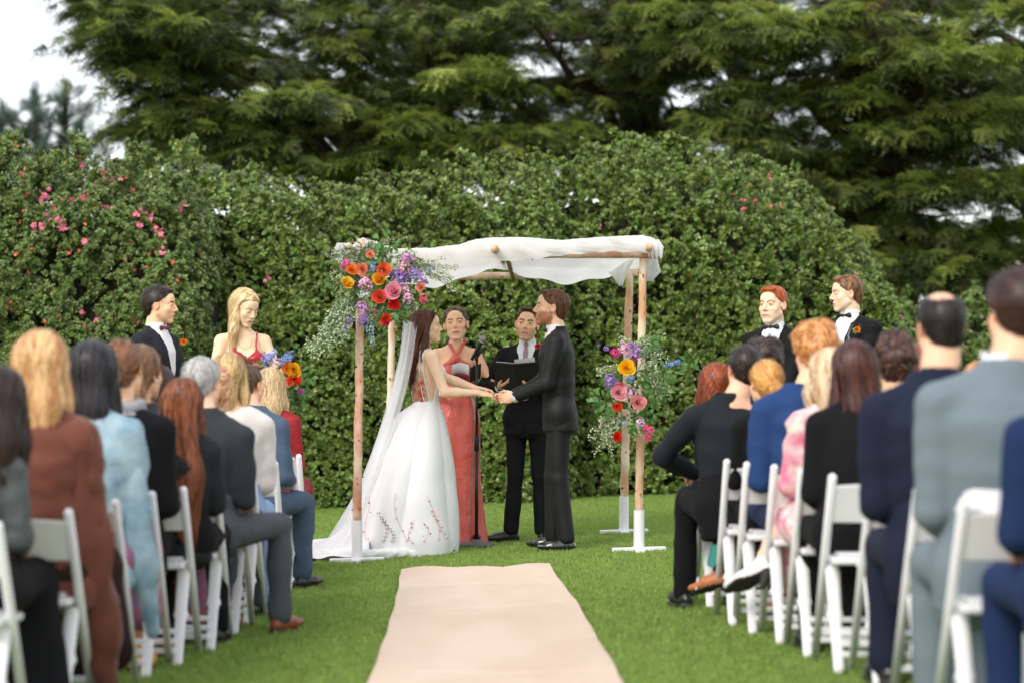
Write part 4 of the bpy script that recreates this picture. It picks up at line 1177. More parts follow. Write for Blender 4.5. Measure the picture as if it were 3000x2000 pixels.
# officiant
sp = dict(X=.115, Y=17.9, yaw=170, k=.965, sex='m', head=(4, -3, -6), seed=4, hk=1.07, hoff=(0, 0, -.0), gaze=(.2, 0),
          skin='#dba88b', hair=dict(kind='short', c1='#2a1810', c2='#523425', seed=9, n=800, fringe=-.006), beard=('#5b3b2a', .38), brow='#2c1c14', mouth=1, iris='#3a2a20',
          label='man in dark suit and mauve tie reading from an open black folder')
sp['arms'] = {1: dict(w=(.17, .24, 1.145), pole=(1, -.4, -.8), d=(-.75, .5, .25), n=(.1, -.2, 1), curl=.35), -1: dict(w=(-.12, .24, 1.135), pole=(-1, -.4, -.8), d=(.8, .5, .2), n=(0, -.2, 1), curl=.35)}
sp['legs'] = {1: [(.09, .03, .50), (.13, .0, .085), (.95, .45, 0)]}
root, J = start('person', sp)
body(sp, J, root, True); hair(sp, J, root, True)
o, S_, vf = jacket(sp, J, root, BLACK_WOOL, .012, True)
trousers(sp, J, root, BLACK_WOOL, .013, True); shoes(J, root, LEATHER_BLACK)
long_tie(J, root, mat('mauve tie silk', '#8d6f83', rough=.5, var=(60, .5, '#a68a9c')), None)
# his boutonniere is built with the flowers (BOUT list)
off_pos = (root, J)
# the folder with its sheets of paper
fo = empty('folder', (px(1512, 17.58), 17.58, pz(1100, 17.58)), R(172), 'open black folder with white sheets held by the man in the mauve tie', 'folder')
mb = MB()
Mx = rotx(R(58))
for s in (-1, 1): mb.box(Mx @ A(s * .082, 0, 0) + A(0, abs(0), 0), (.160, .22, .006), Mx @ roty(-s * R(9)), .002)
mb.tube([Mx @ A(0, -.11, -.012), Mx @ A(0, .11, -.012)], .008, 8)
mb.build('cover', mat('black leatherette', (.012, .012, .013), rough=.5), fo)
mb = MB()
for i in range(3):
    mb.box(Mx @ A(-.07 + .004 * i, .012 + .01 * i, .012 + .004 * i), (.15, .205, .0012), Mx @ roty(R(10 + 5 * i)) @ rotz(.03 * i))
mb.box(Mx @ A(.07, .008, .012), (.145, .2, .0012), Mx @ roty(-R(10)))
mb.build('paper', mat('white paper', (.8, .8, .82), rough=.7), fo)

# celebrant woman in coral satin
CORAL = mat('coral satin', '#d25f52', rough=.30, spec=.5, sheen=.2, wrinkle=(5, .03), bump=(300, .0004))
sp = dict(X=-.415, Y=17.9, yaw=184, k=.955, sex='f', head=(-6, -6, 5), seed=5, hk=1.10, up=.03, gaze=(-.15, 0),
          skin='#dca78c', hair=dict(kind='pony', c1='#33221a', c2='#8a6a4c', seed=12, n=950, px=.07), brow='#3a261c', smile=.7, lip='#c0656b', iris='#3a2a20',
          label='woman in coral halter satin gown with pulled-back brown hair, standing between bride and microphone')
sp['arms'] = {1: dict(w=(.10, .20, 1.08), pole=(1, -.3, -1), d=(-.6, .7, .2), n=(-.3, -.2, 1), curl=.5), -1: dict(w=(-.13, .21, 1.07), pole=(-1, -.3, -1), d=(.5, .7, .25), n=(.2, -.3, 1), curl=.5)}
root, J = start('person', sp)
bo, SB = body(sp, J, root, True); hair(sp, J, root, True)
k = J['k']; T = J['T']
# halter bodice: follows the body, wrapped and twisted at the neck
S = Sdf(); secb = [(-.02, .168, .115), (.10, .126, .092), (.16, .124, .090), (.28, .138, .096), (.36, .135, .095), (.42, .115, .085), (.50, .04, .06)]
S.loft(J['O'], J['M'], [(t * k, rx * k, ry * k) for t, rx, ry in secb], .02)
for s in (-1, 1): S.ell(T(s * .064, .088, .362), A(.063, .052, .062) * k, None, .02)
def halter(P):
    q = (P - J['O']) / k; z = q[:, 2]
    top = np.interp(np.abs(q[:, 0]), [0, .05, .14, .2], [.50, .47, .335, .30]); top = np.where(q[:, 1] < 0, .27, top)
    return (z - top) * .7 * k
S.add(halter, A(-1, -1, -1), A(1, 1, 3), .008, 'i')
key = lambda P: (np.sqrt(((P - T(0, .15, .365)) / A(.017, .2, .045)) ** 2 @ np.ones(3)) - 1) * .015
S.add(key, T(0, .15, .365) - .12, T(0, .15, .365) + .12, .006, 's')
v, f = S.mesh(.008); v = wrinkles(v, f, .004, 18, 8, (1, 1, .5)); obj('bodice', v, f, CORAL, root)
S = Sdf()
for s in (-1, 1):
    S.cone(T(-s * .008, .118, .455), T(s * .052, .045, .56), .012, .012, k=.006, flat=((0, 1, 0), .6)); S.cone(T(s * .052, .045, .56), T(s * .045, -.05, .585), .011, .010, k=.006)
    S.cone(T(-s * .008, .118, .455), T(s * .09, .115, .40), .016, .02, k=.012, flat=((0, 1, 0), .6))
S.ell(T(0, .122, .455), A(.022, .016, .018), None, .006); S.ell(T(-.055, -.06, .59), A(.03, .015, .03), None, .008)
v, f = S.mesh(.005); obj('halter_strap', v, f, CORAL, root)
lv = resample([(1.06, 0, 0, .125, .09), (.99, 0, 0, .158, .112), (.90, 0, 0, .178, .125), (.75, 0, .01, .172, .13), (.5, 0, .01, .165, .13), (.28, 0, .01, .18, .145), (.10, 0, 0, .20, .17), (-.02, 0, 0, .215, .19)], 60)
def fn(th, t): return 1 + (.02 + .10 * t) * np.sin(6 * th + 3 * t + .6 * np.sin(3 * th)) + .05 * t * np.sin(11 * th + 1)
v, f = ring_loft(lv, 96, fn)
# slit at front left
obj('skirt', v, f, CORAL, root)
S = Sdf(); S.cone(A(.03, .132, .60), A(.045, .168, .20), .004, .026, k=.01, flat=((0, 1, 0), .35)); v, f = S.mesh(.007)
obj('skirt_slit', v, f, mat('dark lining', (.03, .008, .008), rough=.8), root)
shoes(J, root, LEATHER_BLACK, heel=.03)
# booklet
bk = empty('booklet', (px(1362, 17.62), 17.62, pz(1086, 17.62)), R(184), 'white and magenta open booklet held by the woman in the coral gown', 'booklet')
def page(w, h, bend, off, dx=0):
    n = 8; V_ = []; 
    for j in range(2):
        for i in range(n + 1):
            u = i / n; V_.append((dx + (u - .5) * w, (j - .5) * h, off + bend * math.sin(u * math.pi) * .03))
    V_ = np.array(V_) @ rotx(R(55)).T
    V2 = V_ - rotx(R(55)) @ A(0, 0, .003); Fq = [(i, i + 1, n + 2 + i, n + 1 + i) for i in range(n)]
    m_ = 2 * (n + 1); Fq += [(a + m_, d + m_, c + m_, b + m_) for a, b, c, d in Fq]
    Fq += [(i, i + m_, i + 1 + m_, i + 1) for i in range(n)] + [(n + 1 + i, n + 2 + i, n + 2 + i + m_, n + 1 + i + m_) for i in range(n)]
    return np.vstack([V_, V2]), Fq
v, f = page(.125, .12, 1, -.012, .035); obj('page', v, f, mat('white paper', (.8, .8, .82)), bk)
v, f = page(.127, .04, .8, -.02, .035); v = v + rotx(R(55)) @ A(0, -.045, 0); obj('cover', v, f, mat('magenta card', '#8a1740', rough=.6), bk)
mb = MB(); mb.box(rotx(R(55)) @ roty(R(-35)) @ A(-.075, 0, .025), (.10, .13, .008), rotx(R(55)) @ roty(R(35)), .003); mb.build('back_cover', mat('black leatherette', (.012, .012, .013)), bk)

# ------------------------------------------------ bride
GOWN = mat('ivory mikado satin', (.80, .80, .81), rough=.42, spec=.4, sheen=.1, wrinkle=(1.6, .02), bump=(350, .0002))
TULLE = mat('veil tulle', (.86, .87, .90), rough=.8, alpha=.42)
sp = dict(X=-.60, Y=17.0, yaw=-80, k=.94, sex='f', lean=(-3, 0, 17), head=(-5, -3, 0), seed=6, armk=1.14, up=.035, hoff=(0, -.0, 0),
          skin='#e0b096', hair=dict(kind='long', c1='#2e160e', c2='#6d3c26', seed=21, n=1200, len=.35, wd=.07, down=(.06, -.17, -1), sides=(-1, 1), flare=-.005, fringe=-.012), brow='#3c2218', smile=1, lip='#bb5a5c', iris='#3a2a20',
          label='bride in white sleeveless gown with long brown hair and veil, facing right towards the groom')
wr_ = loc(sp, 1402, 1150, 16.84); wl = loc(sp, 1405, 1142, 17.05)
sp['arms'] = {1: dict(w=tuple(wr_), pole=(.4, -.5, -1), d=(-.12, 1, -.12), n=(-.5, 0, -1), curl=.45), -1: dict(w=tuple(wl), pole=(-.4, -.3, -1), d=(.12, 1, -.15), n=(.5, 0, -1), curl=.45)}
root, J = start('person', sp); bride_root = root
bo, SB = body(sp, J, root, True); hb, SH = hair(sp, J, root, True)
k = J['k']; T = J['T']; M = J['M']; O = J['O']
# bodice
S = Sdf(); secb = [(.10, .122, .090), (.16, .120, .088), (.28, .136, .094), (.36, .137, .094), (.44, .120, .082), (.50, .105, .07), (.545, .07, .06)]
S.loft(O, M, [(t * k, rx * k, ry * k) for t, rx, ry in secb], .02)
for s in (-1, 1):
    S.ell(T(s * .064, .088, .362), A(.064, .054, .063) * k, M, .02)
    S.cone(T(s * .075, .045, .47), T(s * .085, -.03, .555), .022, .016, k=.02)
def bod(P):
    q = (P - O) @ M / k; x, y, z = q.T; ax = np.abs(x)
    top = np.interp(ax, [0, .03, .06, .1, .16], [.36, .42, .50, .56, .40])              # deep V in front
    fr = z - top
    armh = .07 - np.sqrt((np.maximum(0, .16 - ax) * .8) ** 2 + ((z - .44) * .8) ** 2 + (y * .8) ** 2) # arm hole
    side = -(y - np.interp(z, [.1, .2, .3, .45, .6], [-.005, .02, .03, .0, -.1]))       # only the front half is satin
    return np.maximum.reduce([fr, armh, side]) * .7 * k
S.add(bod, A(-1, -1, 0), A(1, 1, 3), .006, 'i')
v, f = S.mesh(.0065); obj('bodice', v, f, GOWN, root)
# thin straps round the shoulder and the lace back
for s in (-1, 1):
    for dx, pts in ((0, [(.082, .05, .50), (.088, .0, .565), (.082, -.045, .545), (.075, -.085, .48), (.085, -.098, .36), (.10, -.088, .24), (.108, -.066, .14)]), (1, [(.09, .062, .47), (.108, .01, .556), (.112, -.05, .50), (.118, -.075, .40), (.128, -.06, .30), (.125, -.03, .2), (.118, -.01, .12)])):
        P = np.array([T(s * a, b, c) for a, b, c in pts]); t_ = np.linspace(0, len(P) - 1, 26)
        P = np.stack([np.interp(t_, range(len(P)), P[:, i]) for i in range(3)], 1); P[1:-1] = (P[:-2] + P[1:-1] + P[2:]) / 3
        g = SB.grad(P); P = P - g * (SB.ev(P) - .004)[:, None]
        v, f = tube(P, .0045, 6); obj('strap', v, f, GOWN, root)
LACE = mat('nude lace tulle', '#cda78a', rough=.7, alpha=.5, var=(160, .7, '#8f8a6a'))
S = Sdf(); S.loft(O, M, [(t * k, (rx + .002) * k, (ry + .002) * k) for t, rx, ry in secb], .02)
def lace(P):
    q = (P - O) @ M / k; x, y, z = q.T
    return np.maximum.reduce([z - np.interp(np.abs(x), [0, .06, .12], [.30, .42, .34]), y - np.interp(z, [.1, .2, .3, .45], [-.03, -.035, -.05, -.06]), .12 - z]) * .7 * k
S.add(lace, A(-1, -1, 0), A(1, 1, 3), .004, 'i'); v, f = S.mesh(.007); obj('lace_back', v, f, LACE, root)
Sl = S
# red appliqué flowers on the lace
def petal_flower(r, n=5, th=.002, cup=.25):
    V_, F_ = [(0, 0, th)], []
    m = n * 4
    for i in range(m):
        a = i / m * 2 * math.pi; rr = r * (.72 + .28 * abs(math.cos(a * n / 2)))
        V_.append((rr * math.cos(a), rr * math.sin(a), cup * rr))
    F_ = [(0, 1 + i, 1 + (i + 1) % m) for i in range(m)]
    return np.array(V_), F_
RED_F = mat('red applique', '#c4161c', rough=.6)
def frame_to(n, up=A(0, 0, 1)):
    n = norm(n); x = norm(np.cross(up, n)) if abs(n @ up) < .98 else A(1, 0, 0); return np.stack([x, np.cross(n, x), n], 1)
for (a, z, r_) in ((-.02, .15, .013), (.03, .165, .016), (.065, .15, .012), (-.05, .19, .012), (.055, .20, .014), (.085, .225, .015), (.01, .235, .017), (.045, .30, .012), (.02, .32, .016), (-.03, .30, .013), (-.06, .25, .013), (.075, .30, .012), (.105, .16, .013), (.10, .20, .014), (.112, .25, .012), (.09, .28, .013), (.118, .30, .013), (.12, .20, .012)):
    p = T(a, -.12, z); g = A(0, -1., 0) @ M.T
    p0 = np.array([p]); 
    for _ in range(4): gg = Sl.grad(p0); p0 = p0 - gg * (SB.ev(p0) - .007)[:, None] * 0 - SB.grad(p0) * (SB.ev(p0) - .006)[:, None]
    n_ = SB.grad(p0)[0]; v, f = petal_flower(r_ * 1.2); obj('lace_flower', p0[0] + v @ frame_to(n_).T, f, RED_F, root, smooth=False)
# vine stitching on the lace
mb = MB()
for a, z0, z1 in ((-.02, .12, .40), (.05, .12, .40), (.02, .12, .34), (-.06, .14, .33), (.08, .14, .36)):
    P = np.array([T(a + .008 * math.sin(i * 1.3), -.12, z0 + (z1 - z0) * i / 12) for i in range(13)])
    for _ in range(3): P = P - SB.grad(P) * (SB.ev(P) - .005)[:, None]
    mb.tube(P, .0013, 4)
mb.build('lace_vine', mat('vine thread', '#4c5b35', rough=.8), root)
# skirt with train: lofted rings in the figure's own frame (front is +y, world +x)
zg = -.035
lv = resample([(1.045, 0, .0, .112, .086), (1.02, 0, -.0, .118, .092), (.95, .0, -.045, .17, .165), (.82, .0, -.075, .225, .225), (.62, .0, -.105, .285, .285), (.40, 0, -.135, .335, .335), (.20, 0, -.165, .37, .375), (.07, 0, -.185, .39, .40), (.0 + zg, 0, -.20, .385, .405)], 90)
def fn(th, t):
    a = np.clip(t * 1.5, 0, 1); ph = .5 * np.sin(2 * th + 2.2 * t)
    box = np.abs(np.sin(3.5 * th + ph)) ** .8
    return 1 + a * (.11 * box - .07) + .02 * a * np.sin(3 * th + 5 * t)
v, f = ring_loft(lv, 240, fn)
n_ = vnormals(v, f); v = v + n_ * (.006 * np.clip(1 - np.abs(waves(v * A(1, 1, .8), 4, 77, 3)) * 1.6, -1, 1) * np.clip((1.0 - v[:, 2]) / .5, 0, 1))[:, None]
v[:, 2] = np.maximum(v[:, 2], zg + .004)
obj('skirt', v, f, GOWN, root)
# train spreading on the grass behind her (towards -y)
nu, nv = 50, 40; V_ = []
for j in range(nv):
    t = j / (nv - 1)
    for i in range(nu):
        s = (i / (nu - 1) - .5) * 2
        yy = -.45 - t * .62; wdt = .40 + .16 * t - .20 * t ** 3
        xx = s * wdt; edge = 1 - abs(s) ** 3
        zz = zg + .014 + (.30 * (1 - t) ** 2.2 + .030) * max(edge, 0) ** .7 * (.6 + .25 * math.sin(7 * s + 2 * t)) + .014 * math.sin(17 * s + 4 * math.sin(5 * t)) * (1 - .3 * t) + .008 * math.sin(9 * t + 3 * s)
        V_.append((xx + .03 * math.sin(6 * t), yy - .05 * math.sin(5 * s) * t, max(zz, zg + .006)))
f = np.array([(j * nu + i, j * nu + i + 1, (j + 1) * nu + i + 1, (j + 1) * nu + i) for j in range(nv - 1) for i in range(nu - 1)])
obj('train', np.array(V_), f, GOWN, root)
# rolled front hem of the train nearest the camera
S = Sdf(); pts = [A(.33, -.05, zg + .03), A(.40, -.3, zg + .035), A(.42, -.55, zg + .035), A(.36, -.75, zg + .03), A(.22, -.95, zg + .03)]
for a, b in zip(pts[:-1], pts[1:]): S.cone(a, b, .034, .036, k=.03)
v, f = S.mesh(.012); v = wrinkles(v, f, .006, 20, 4); obj('hem_roll', v, f, GOWN, root)
# embroidered vines on the skirt, on the side seen by the camera (local +x)
mb = MB(); fl = []
bv = bvh_of(*ring_loft(lv, 240, fn)) 
rr = np.random.default_rng(5)
leafs = MB()
for y0, h_, kind in ((-.43, .30, 0), (-.34, .20, 1), (-.30, .16, 1), (-.22, .34, 0), (-.14, .16, 0), (-.05, .14, 0), (.02, .32, 0), (.06, .22, 0), (-.5, .2, 0)):
    P = []; n2 = 16
    for i in range(n2):
        t = i / (n2 - 1); yy = y0 + .03 * math.sin(4 * t + y0 * 20) - .03 * t
        hcast = bv.ray_cast(Vector((1.5, yy, .07 + h_ * t)), Vector((-1, 0, 0)), 3)
        if hcast[0] is None: continue
        P.append(np.array(hcast[0]) + A(.009, 0, 0))
    if len(P) < 4: continue
    mb.tube(P, .0010, 4, False)
    for i in range(1, len(P), 2 if kind else 3):
        if kind:
            for s in (-1, 1): leafs.add(*(lambda vv, ff: (P[i] + A(.002, s * .008, .004) + vv @ frame_to(A(1, .3 * s, 0)).T * 1., ff))(*petal_flower(.0055, 2)))
        else:
            q = P[i] + A(.002, rr.uniform(-.02, .02), rr.uniform(-.01, .01)); v, f = petal_flower(rr.uniform(.004, .007)); fl.append((q, v, f))
mb.build('embroidered_vine', mat('vine thread red', '#bd6a72', rough=.8), root)
if leafs.v: leafs.build('embroidered_leaves', mat('leaf thread', '#87936a'), root)
for q, v, f in fl: obj('embroidered_flower', q + v @ frame_to(A(1, 0, 0)).T, f, mat('pink applique', '#b51f4a', rough=.6), root, smooth=False)
shoes(J, root, mat('ivory shoe', (.7, .68, .64)), heel=.05)
# earring
def ball(name, p, r, m, parent):
    S = Sdf(); S.ell(p, A(r, r, r)); v, f = S.mesh(r / 2.2); return obj(name, v, f, m, parent)
PEARL = mat('pearl', (.8, .76, .7), rough=.2, coat=.5)
ball('earring', J['C'] + J['Rh'] @ A(.083, .002, -.038), .0075, PEARL, root)
# veil: a gathered sheet from the back of the head to the ground
nu, nv = 46, 60; V_ = []
C_ = J['C']; 
for j in range(nv):
    t = j / (nv - 1)
    for i in range(nu):
        s = (i / (nu - 1) - .5) * 2
        top = C_ + A(0, -.085, .035)
        yb = -.118 - .19 * t - .42 * t ** 2.0; w_ = .075 + .19 * t ** .9
        z = C_[2] + .045 - (C_[2] + .045 - (zg + .02)) * min(1, t * 1.04) - .02 * abs(s) * (1 - t)
        fold = (.012 + .022 * t) * math.sin(s * 15 + 1.5 * math.sin(4 * t)) + .01 * math.sin(s * 31)
        x = C_[0] + s * w_ * (1 + .05 * math.sin(9 * t)); y = C_[1] + yb - .03 * (1 - s * s) * (1 - t) + fold + .04 * s * s * (1 - t) 
        V_.append((x, y, max(z, zg + .03)))
f = np.array([(j * nu + i, j * nu + i + 1, (j + 1) * nu + i + 1, (j + 1) * nu + i) for j in range(nv - 1) for i in range(nu - 1)])
obj('veil', np.array(V_), f, TULLE, root)

# ------------------------------------------------ attendants
# left groomsman
sp = dict(X=px(462, 16.0), Y=16.0, yaw=-112, k=1.065, sex='m', lean=(-1, 0, 0), head=(17, 2, 0), hk=1.03, seed=7,
          skin='#dba789', hair=dict(kind='slick', c1='#15100e', c2='#3a2a22', seed=31, n=950, fringe=-.012), brow='#1c120e', iris='#2a1a12', beard=('#6e5140', .22),
          label='dark-haired groomsman with slicked-back hair, charcoal tuxedo and purple bow tie')
sp['arms'] = {1: dict(w=(.05, .22, .98), pole=(1, -.6, -.5), d=(-1, .2, -.2), n=(0, -1, 0), curl=.5), -1: dict(w=(-.06, .24, 1.0), pole=(-1, -.6, -.5), d=(1, .1, -.2), n=(0, -1, 0), curl=.5)}
root, J = start('person', sp); s1 = (root, J)
body(sp, J, root, True); hair(sp, J, root, True)
jacket(sp, J, root, CHARCOAL, .012, True, satin=cloth('charcoal lapel', '#24262b'), vz=.14)
trousers(sp, J, root, CHARCOAL, .014, False); shoes(J, root, LEATHER_BLACK, hi=False); bow_tie(J, root, mat('purple silk', '#6d2450', rough=.5))
# bridesmaid in red
RED = mat('red satin', '#a80f2e', rough=.42, sheen=.2, wrinkle=(9, .02))
sp = dict(X=px(712, 16.1), Y=16.1, yaw=-160, k=1.005, sex='f', w=.9, head=(26, 22, 0), seed=8, up=.075, eyes='closed', hoff=(0, .01, 0),
          skin='#e3b498', hair=dict(kind='wavy', c1='#b28e58', c2='#f0dcb0', seed=41, n=1200, len=.26, wd=.07, vol=.004, front=1, curl=.25, sides=(1,), fringe=-.016), brow='#8a6a48', lip='#b8585c',
          label='blonde bridesmaid in red slip dress looking down, holding a bright bouquet')
sp['arms'] = {1: dict(w=(.06, .24, 1.10), pole=(1, -.6, -.6), d=(-.8, .6, .1), n=(-.3, -.2, .5), curl=1.1), -1: dict(w=(-.10, .26, 1.10), pole=(-1, -.6, -.6), d=(.6, .7, .2), n=(.3, -.2, .5), curl=1.1)}
root, J = start('person', sp); s2 = (root, J, sp)
bo, SB = body(sp, J, root, True); hair(sp, J, root, True)
k = J['k']; T = J['T']
S = Sdf(); secb = [(-.02, .168, .115), (.10, .126, .092), (.28, .138, .096), (.44, .134, .088)]
S.loft(J['O'], J['M'], [(t * k, rx * k, ry * k) for t, rx, ry in secb], .02)
for s in (-1, 1): S.ell(T(s * .064, .090, .362), A(.064, .054, .060) * k, None, .02)
S.add(lambda P: (((P - J['O']) / k)[:, 2] - np.where(P[:, 1] < 0, .27, np.interp(np.abs((P - J['O'])[:, 0] / k), [0, .075, .15, .2], [.365, .435, .36, .30]))) * .7, A(-1, -1, -1), A(1, 1, 3), .006, 'i')
v, f = S.mesh(.008); v = wrinkles(v, f, .003, 20, 8); obj('bodice', v, f, RED, root)
for s in (-1, 1):
    P = np.array([T(s * .075, .12, .425), T(s * .085, .09, .48), T(s * .09, .03, .535), T(s * .085, -.06, .5), T(s * .06, -.11, .33)]); t_ = np.linspace(0, 4, 20)
    P = np.stack([np.interp(t_, range(5), P[:, i]) for i in range(3)], 1); P = P - SB.grad(P) * (SB.ev(P) - .003)[:, None]
    v, f = tube(P, .005, 6); obj('strap', v, f, RED, root)
v, f = ring_loft(resample([(1.04, 0, 0, .13, .095), (.93, 0, 0, .172, .122), (.8, 0, 0, .178, .13), (.5, 0, 0, .185, .15), (-.03, 0, 0, .25, .22)], 30), 60, lambda th, t: 1 + .06 * t * np.sin(9 * th)); obj('skirt', v, f, RED, root)
shoes(J, root, LEATHER_BLACK, heel=.03, hi=False)
mb = MB(); P = np.array([T(.03 * math.cos(a) * 1.6, .06, .50) + A(0, 0, -.07 * math.sin(a)) for a in np.linspace(0, math.pi, 15)]); P = P - SB.grad(P) * (SB.ev(P) - .002)[:, None]
mb.tube(P, .0012, 4); mb.build('necklace', mat('gold', (.8, .55, .25), metal=1, rough=.3), root)
# right groomsmen
for i, q in enumerate((dict(X=px(2270, 16.0), Y=16.0, yaw=148, k=.99, head=(-4, 0, 0), hk=1.05, skin='#e6b39c', hair=dict(kind='short', c1='#8a3c14', c2='#c9682c', seed=51, n=850, quiff=.6), brow='#b07040', iris='#4a5a6a', lip='#c06a66', seed=9,
            label='ginger-haired groomsman in black tuxedo facing the camera at right'),
          dict(X=px(2490, 16.0), Y=16.0, yaw=132, k=1.03, head=(-34, 3, 0), skin='#e3b09a', hair=dict(kind='short', c1='#4d2c18', c2='#a0744c', seed=52, n=850, quiff=.9), brow='#8a6040', iris='#4a5a6a', lip='#c06a66', seed=10,
            label='light-brown-haired groomsman in profile, tallest at right, black tuxedo with orange boutonniere'))):
    q['sex'] = 'm'; sp = q
    sp['arms'] = {1: dict(w=(.05, .20, .88), d=(-.7, .4, -.5), n=(0, -1, 0), curl=.6), -1: dict(w=(-.05, .22, .9), d=(.7, .3, -.5), n=(0, -1, 0), curl=.6)}
    root, J = start('person', sp)
    body(sp, J, root, True); hair(sp, J, root, True)
    jacket(sp, J, root, BLACK_WOOL, .012, True, vz=.14, satin=SATIN_BLACK if i else None)
    trousers(sp, J, root, BLACK_WOOL, .014, False); shoes(J, root, LEATHER_BLACK, hi=False); bow_tie(J, root, SATIN_BLACK)
    if i: s8 = (root, J)
    else: s7 = (root, J)

# ------------------------------------------------------------------ chuppah of birch poles, white cloth
BIRCH = mat('birch bark', '#e0c6ae', rough=.8, var=(10, .8, '#b4704a'), bump=(30, .012), stretch=(1, 1, .55))
BIRCHP = mat('pale birch bark', '#e8dac4', rough=.75, var=(9, .8, '#c08450'), bump=(30, .009), stretch=(1, 1, .4))
FLAKE = mat('peeling bark flake', '#b8683c', rough=.7, transl=.2)
WPAINT = mat('white painted wood', (.80, .80, .82), rough=.45, bump=(50, .001))
ch = empty('chuppah', (0, 17.5, 0), 0, 'wedding canopy of birch poles with white legs and gauze draped on top', 'canopy')
def W(x, y, z): return A(x, y - 17.5, z)
def pole(p0, p1, r0, r1, m, seed, name='pole', flakes=16):
    r = np.random.default_rng(seed); n = 26; p0, p1 = A(*p0), A(*p1)
    P = [p0 + (p1 - p0) * i / (n - 1) + (r.normal(size=3) * .0012 if 0 < i < n - 1 else 0) for i in range(n)]
    rad = np.linspace(r0, r1, n) * (1 + .05 * r.normal(size=n))
    v, f = tube(P, rad, 14); o = obj(name, v, f, m, ch)
    ax = norm(p1 - p0); fr = frame_to(ax, A(0, 1, 0)); mb = MB()
    for i in range(flakes):
        t = r.uniform(.03, .97); a = r.uniform(0, 6.28); c = p0 + (p1 - p0) * t; rr = (r0 + (r1 - r0) * t)
        nn = fr[:, 0] * math.cos(a) + fr[:, 1] * math.sin(a); tt = np.cross(ax, nn); l = r.uniform(.008, .026); hh = r.uniform(.004, .014)
        b = c + nn * (rr + .0005); V_ = np.array([b - ax * hh, b + ax * hh, b + tt * l * .6 + nn * l * .25 + ax * hh * .9, b + tt * l * .6 + nn * l * .25 - ax * hh * .8, b + tt * l + nn * l * r.uniform(.3, 1.0)])
        mb.add(V_, [(0, 1, 2, 3), (3, 2, 4)])
    mb.build('bark_flake', FLAKE, o)
    kn = MB()
    for i in range(5):
        t = r.uniform(.05, .95); a = r.uniform(0, 6.28); c = p0 + (p1 - p0) * t; rr = (r0 + (r1 - r0) * t)
        nn = fr[:, 0] * math.cos(a) + fr[:, 1] * math.sin(a); kn.tube([c + nn * rr * .8, c + nn * (rr + r.uniform(.004, .014))], [.011, .007], 7)
    kn.build('knot', mat('dark knot', '#3a2518', rough=.9), o)
    return o
def leg(x, y, h=.285):
    g = gz(x); c = W(x, y, g)
    v, f = tube([c + A(0, 0, .005), c + A(0, 0, h)], .037, 20); mb = MB(); mb.add(v, f); o = mb.build('leg_sleeve', WPAINT, ch, smooth=False)
    mb = MB(); mb.box(c + A(0, 0, .016), (.37, .07, .032), roty(-.03), .004); mb.build('foot_board', WPAINT, ch)
    mb = MB(); mb.box(c + A(0, 0, .0155), (.07, .37, .029), None, .004); mb.build('foot_board', WPAINT, ch)
XL, XR = px(1046, 16.4), px(1872, 16.6)
YF, YB = 16.5, 18.5
zt = lambda y, Y: pz(y, Y)
leg(XL, 16.4); leg(XR, 16.6); leg(px(1828, 18.5), 18.5); leg(px(1148, 18.5), 18.5)
pole(W(XL, 16.4, .25 + gz(XL)), W(px(1058, 16.4), 16.4, zt(700, 16.4)), .031, .026, BIRCH, 1, flakes=40)
pole(W(XR, 16.6, .25 + gz(XR)), W(px(1884, 16.6), 16.6, zt(758, 16.6)), .029, .026, BIRCHP, 2, flakes=34)
pole(W(px(1828, 18.5), 18.5, .25), W(px(1845, 18.5), 18.5, zt(790, 18.5)), .033, .03, BIRCHP, 3, flakes=34)
pole(W(px(1140, 18.5), 18.5, .25), W(px(1150, 18.5), 18.5, zt(790, 18.5)), .031, .027, BIRCHP, 4, flakes=20)
zf = zt(745, 16.6)
pole(W(px(1000, 16.45), 16.47, zt(742, 16.45)), W(px(1938, 16.6), 16.6, zt(746, 16.6)), .026, .029, BIRCH, 5, 'front_beam', 50)
pole(W(px(1100, 18.5), 18.5, zt(815, 18.5)), W(px(1900, 18.5), 18.5, zt(800, 18.5)), .03, .028, BIRCHP, 6, 'rear_beam', 30)
for xs_, nm in ((1022, 7), (1448, 8), (1903, 9)):
    zz = zt(722 if nm != 8 else 727, 16.2)
    pole(W(px(xs_, 16.2), 16.2, zz), W(px(xs_ + (20 if nm == 7 else -20 if nm == 9 else 45), 18.7), 18.7, zt(795, 18.7) + .03), .026, .024, BIRCHP, nm, 'side_beam', 14)
# short forked branch stub under the middle beam
S = Sdf(); b0 = W(px(1480, 16.9), 16.9, zt(742, 16.9)); b1 = W(px(1492, 17.4), 17.4, zt(775, 17.4)); b2 = W(px(1503, 18.3), 18.45, zt(812, 18.45))
S.cone(b0, b1, .017, .015, k=.01); S.cone(b1, b2, .015, .016, k=.01); S.cone(b0 + A(-.02, 0, .02), b0 + A(.03, 0, .01), .016, .02, k=.01)
v, f = S.mesh(.008); v = wrinkles(v, f, .002, 60, 3); obj('branch_stub', v, f, mat('stub bark', '#7a5238', rough=.9, var=(30, .7, '#c9a880')), ch)
mb = MB(); c = W(px(1882, 16.5), 16.56, zt(742, 16.6)); mb.tube([c, c + A(0, -.012, 0)], .009, 10); mb.build('bolt', mat('steel', (.5, .5, .52), metal=1, rough=.35), ch)
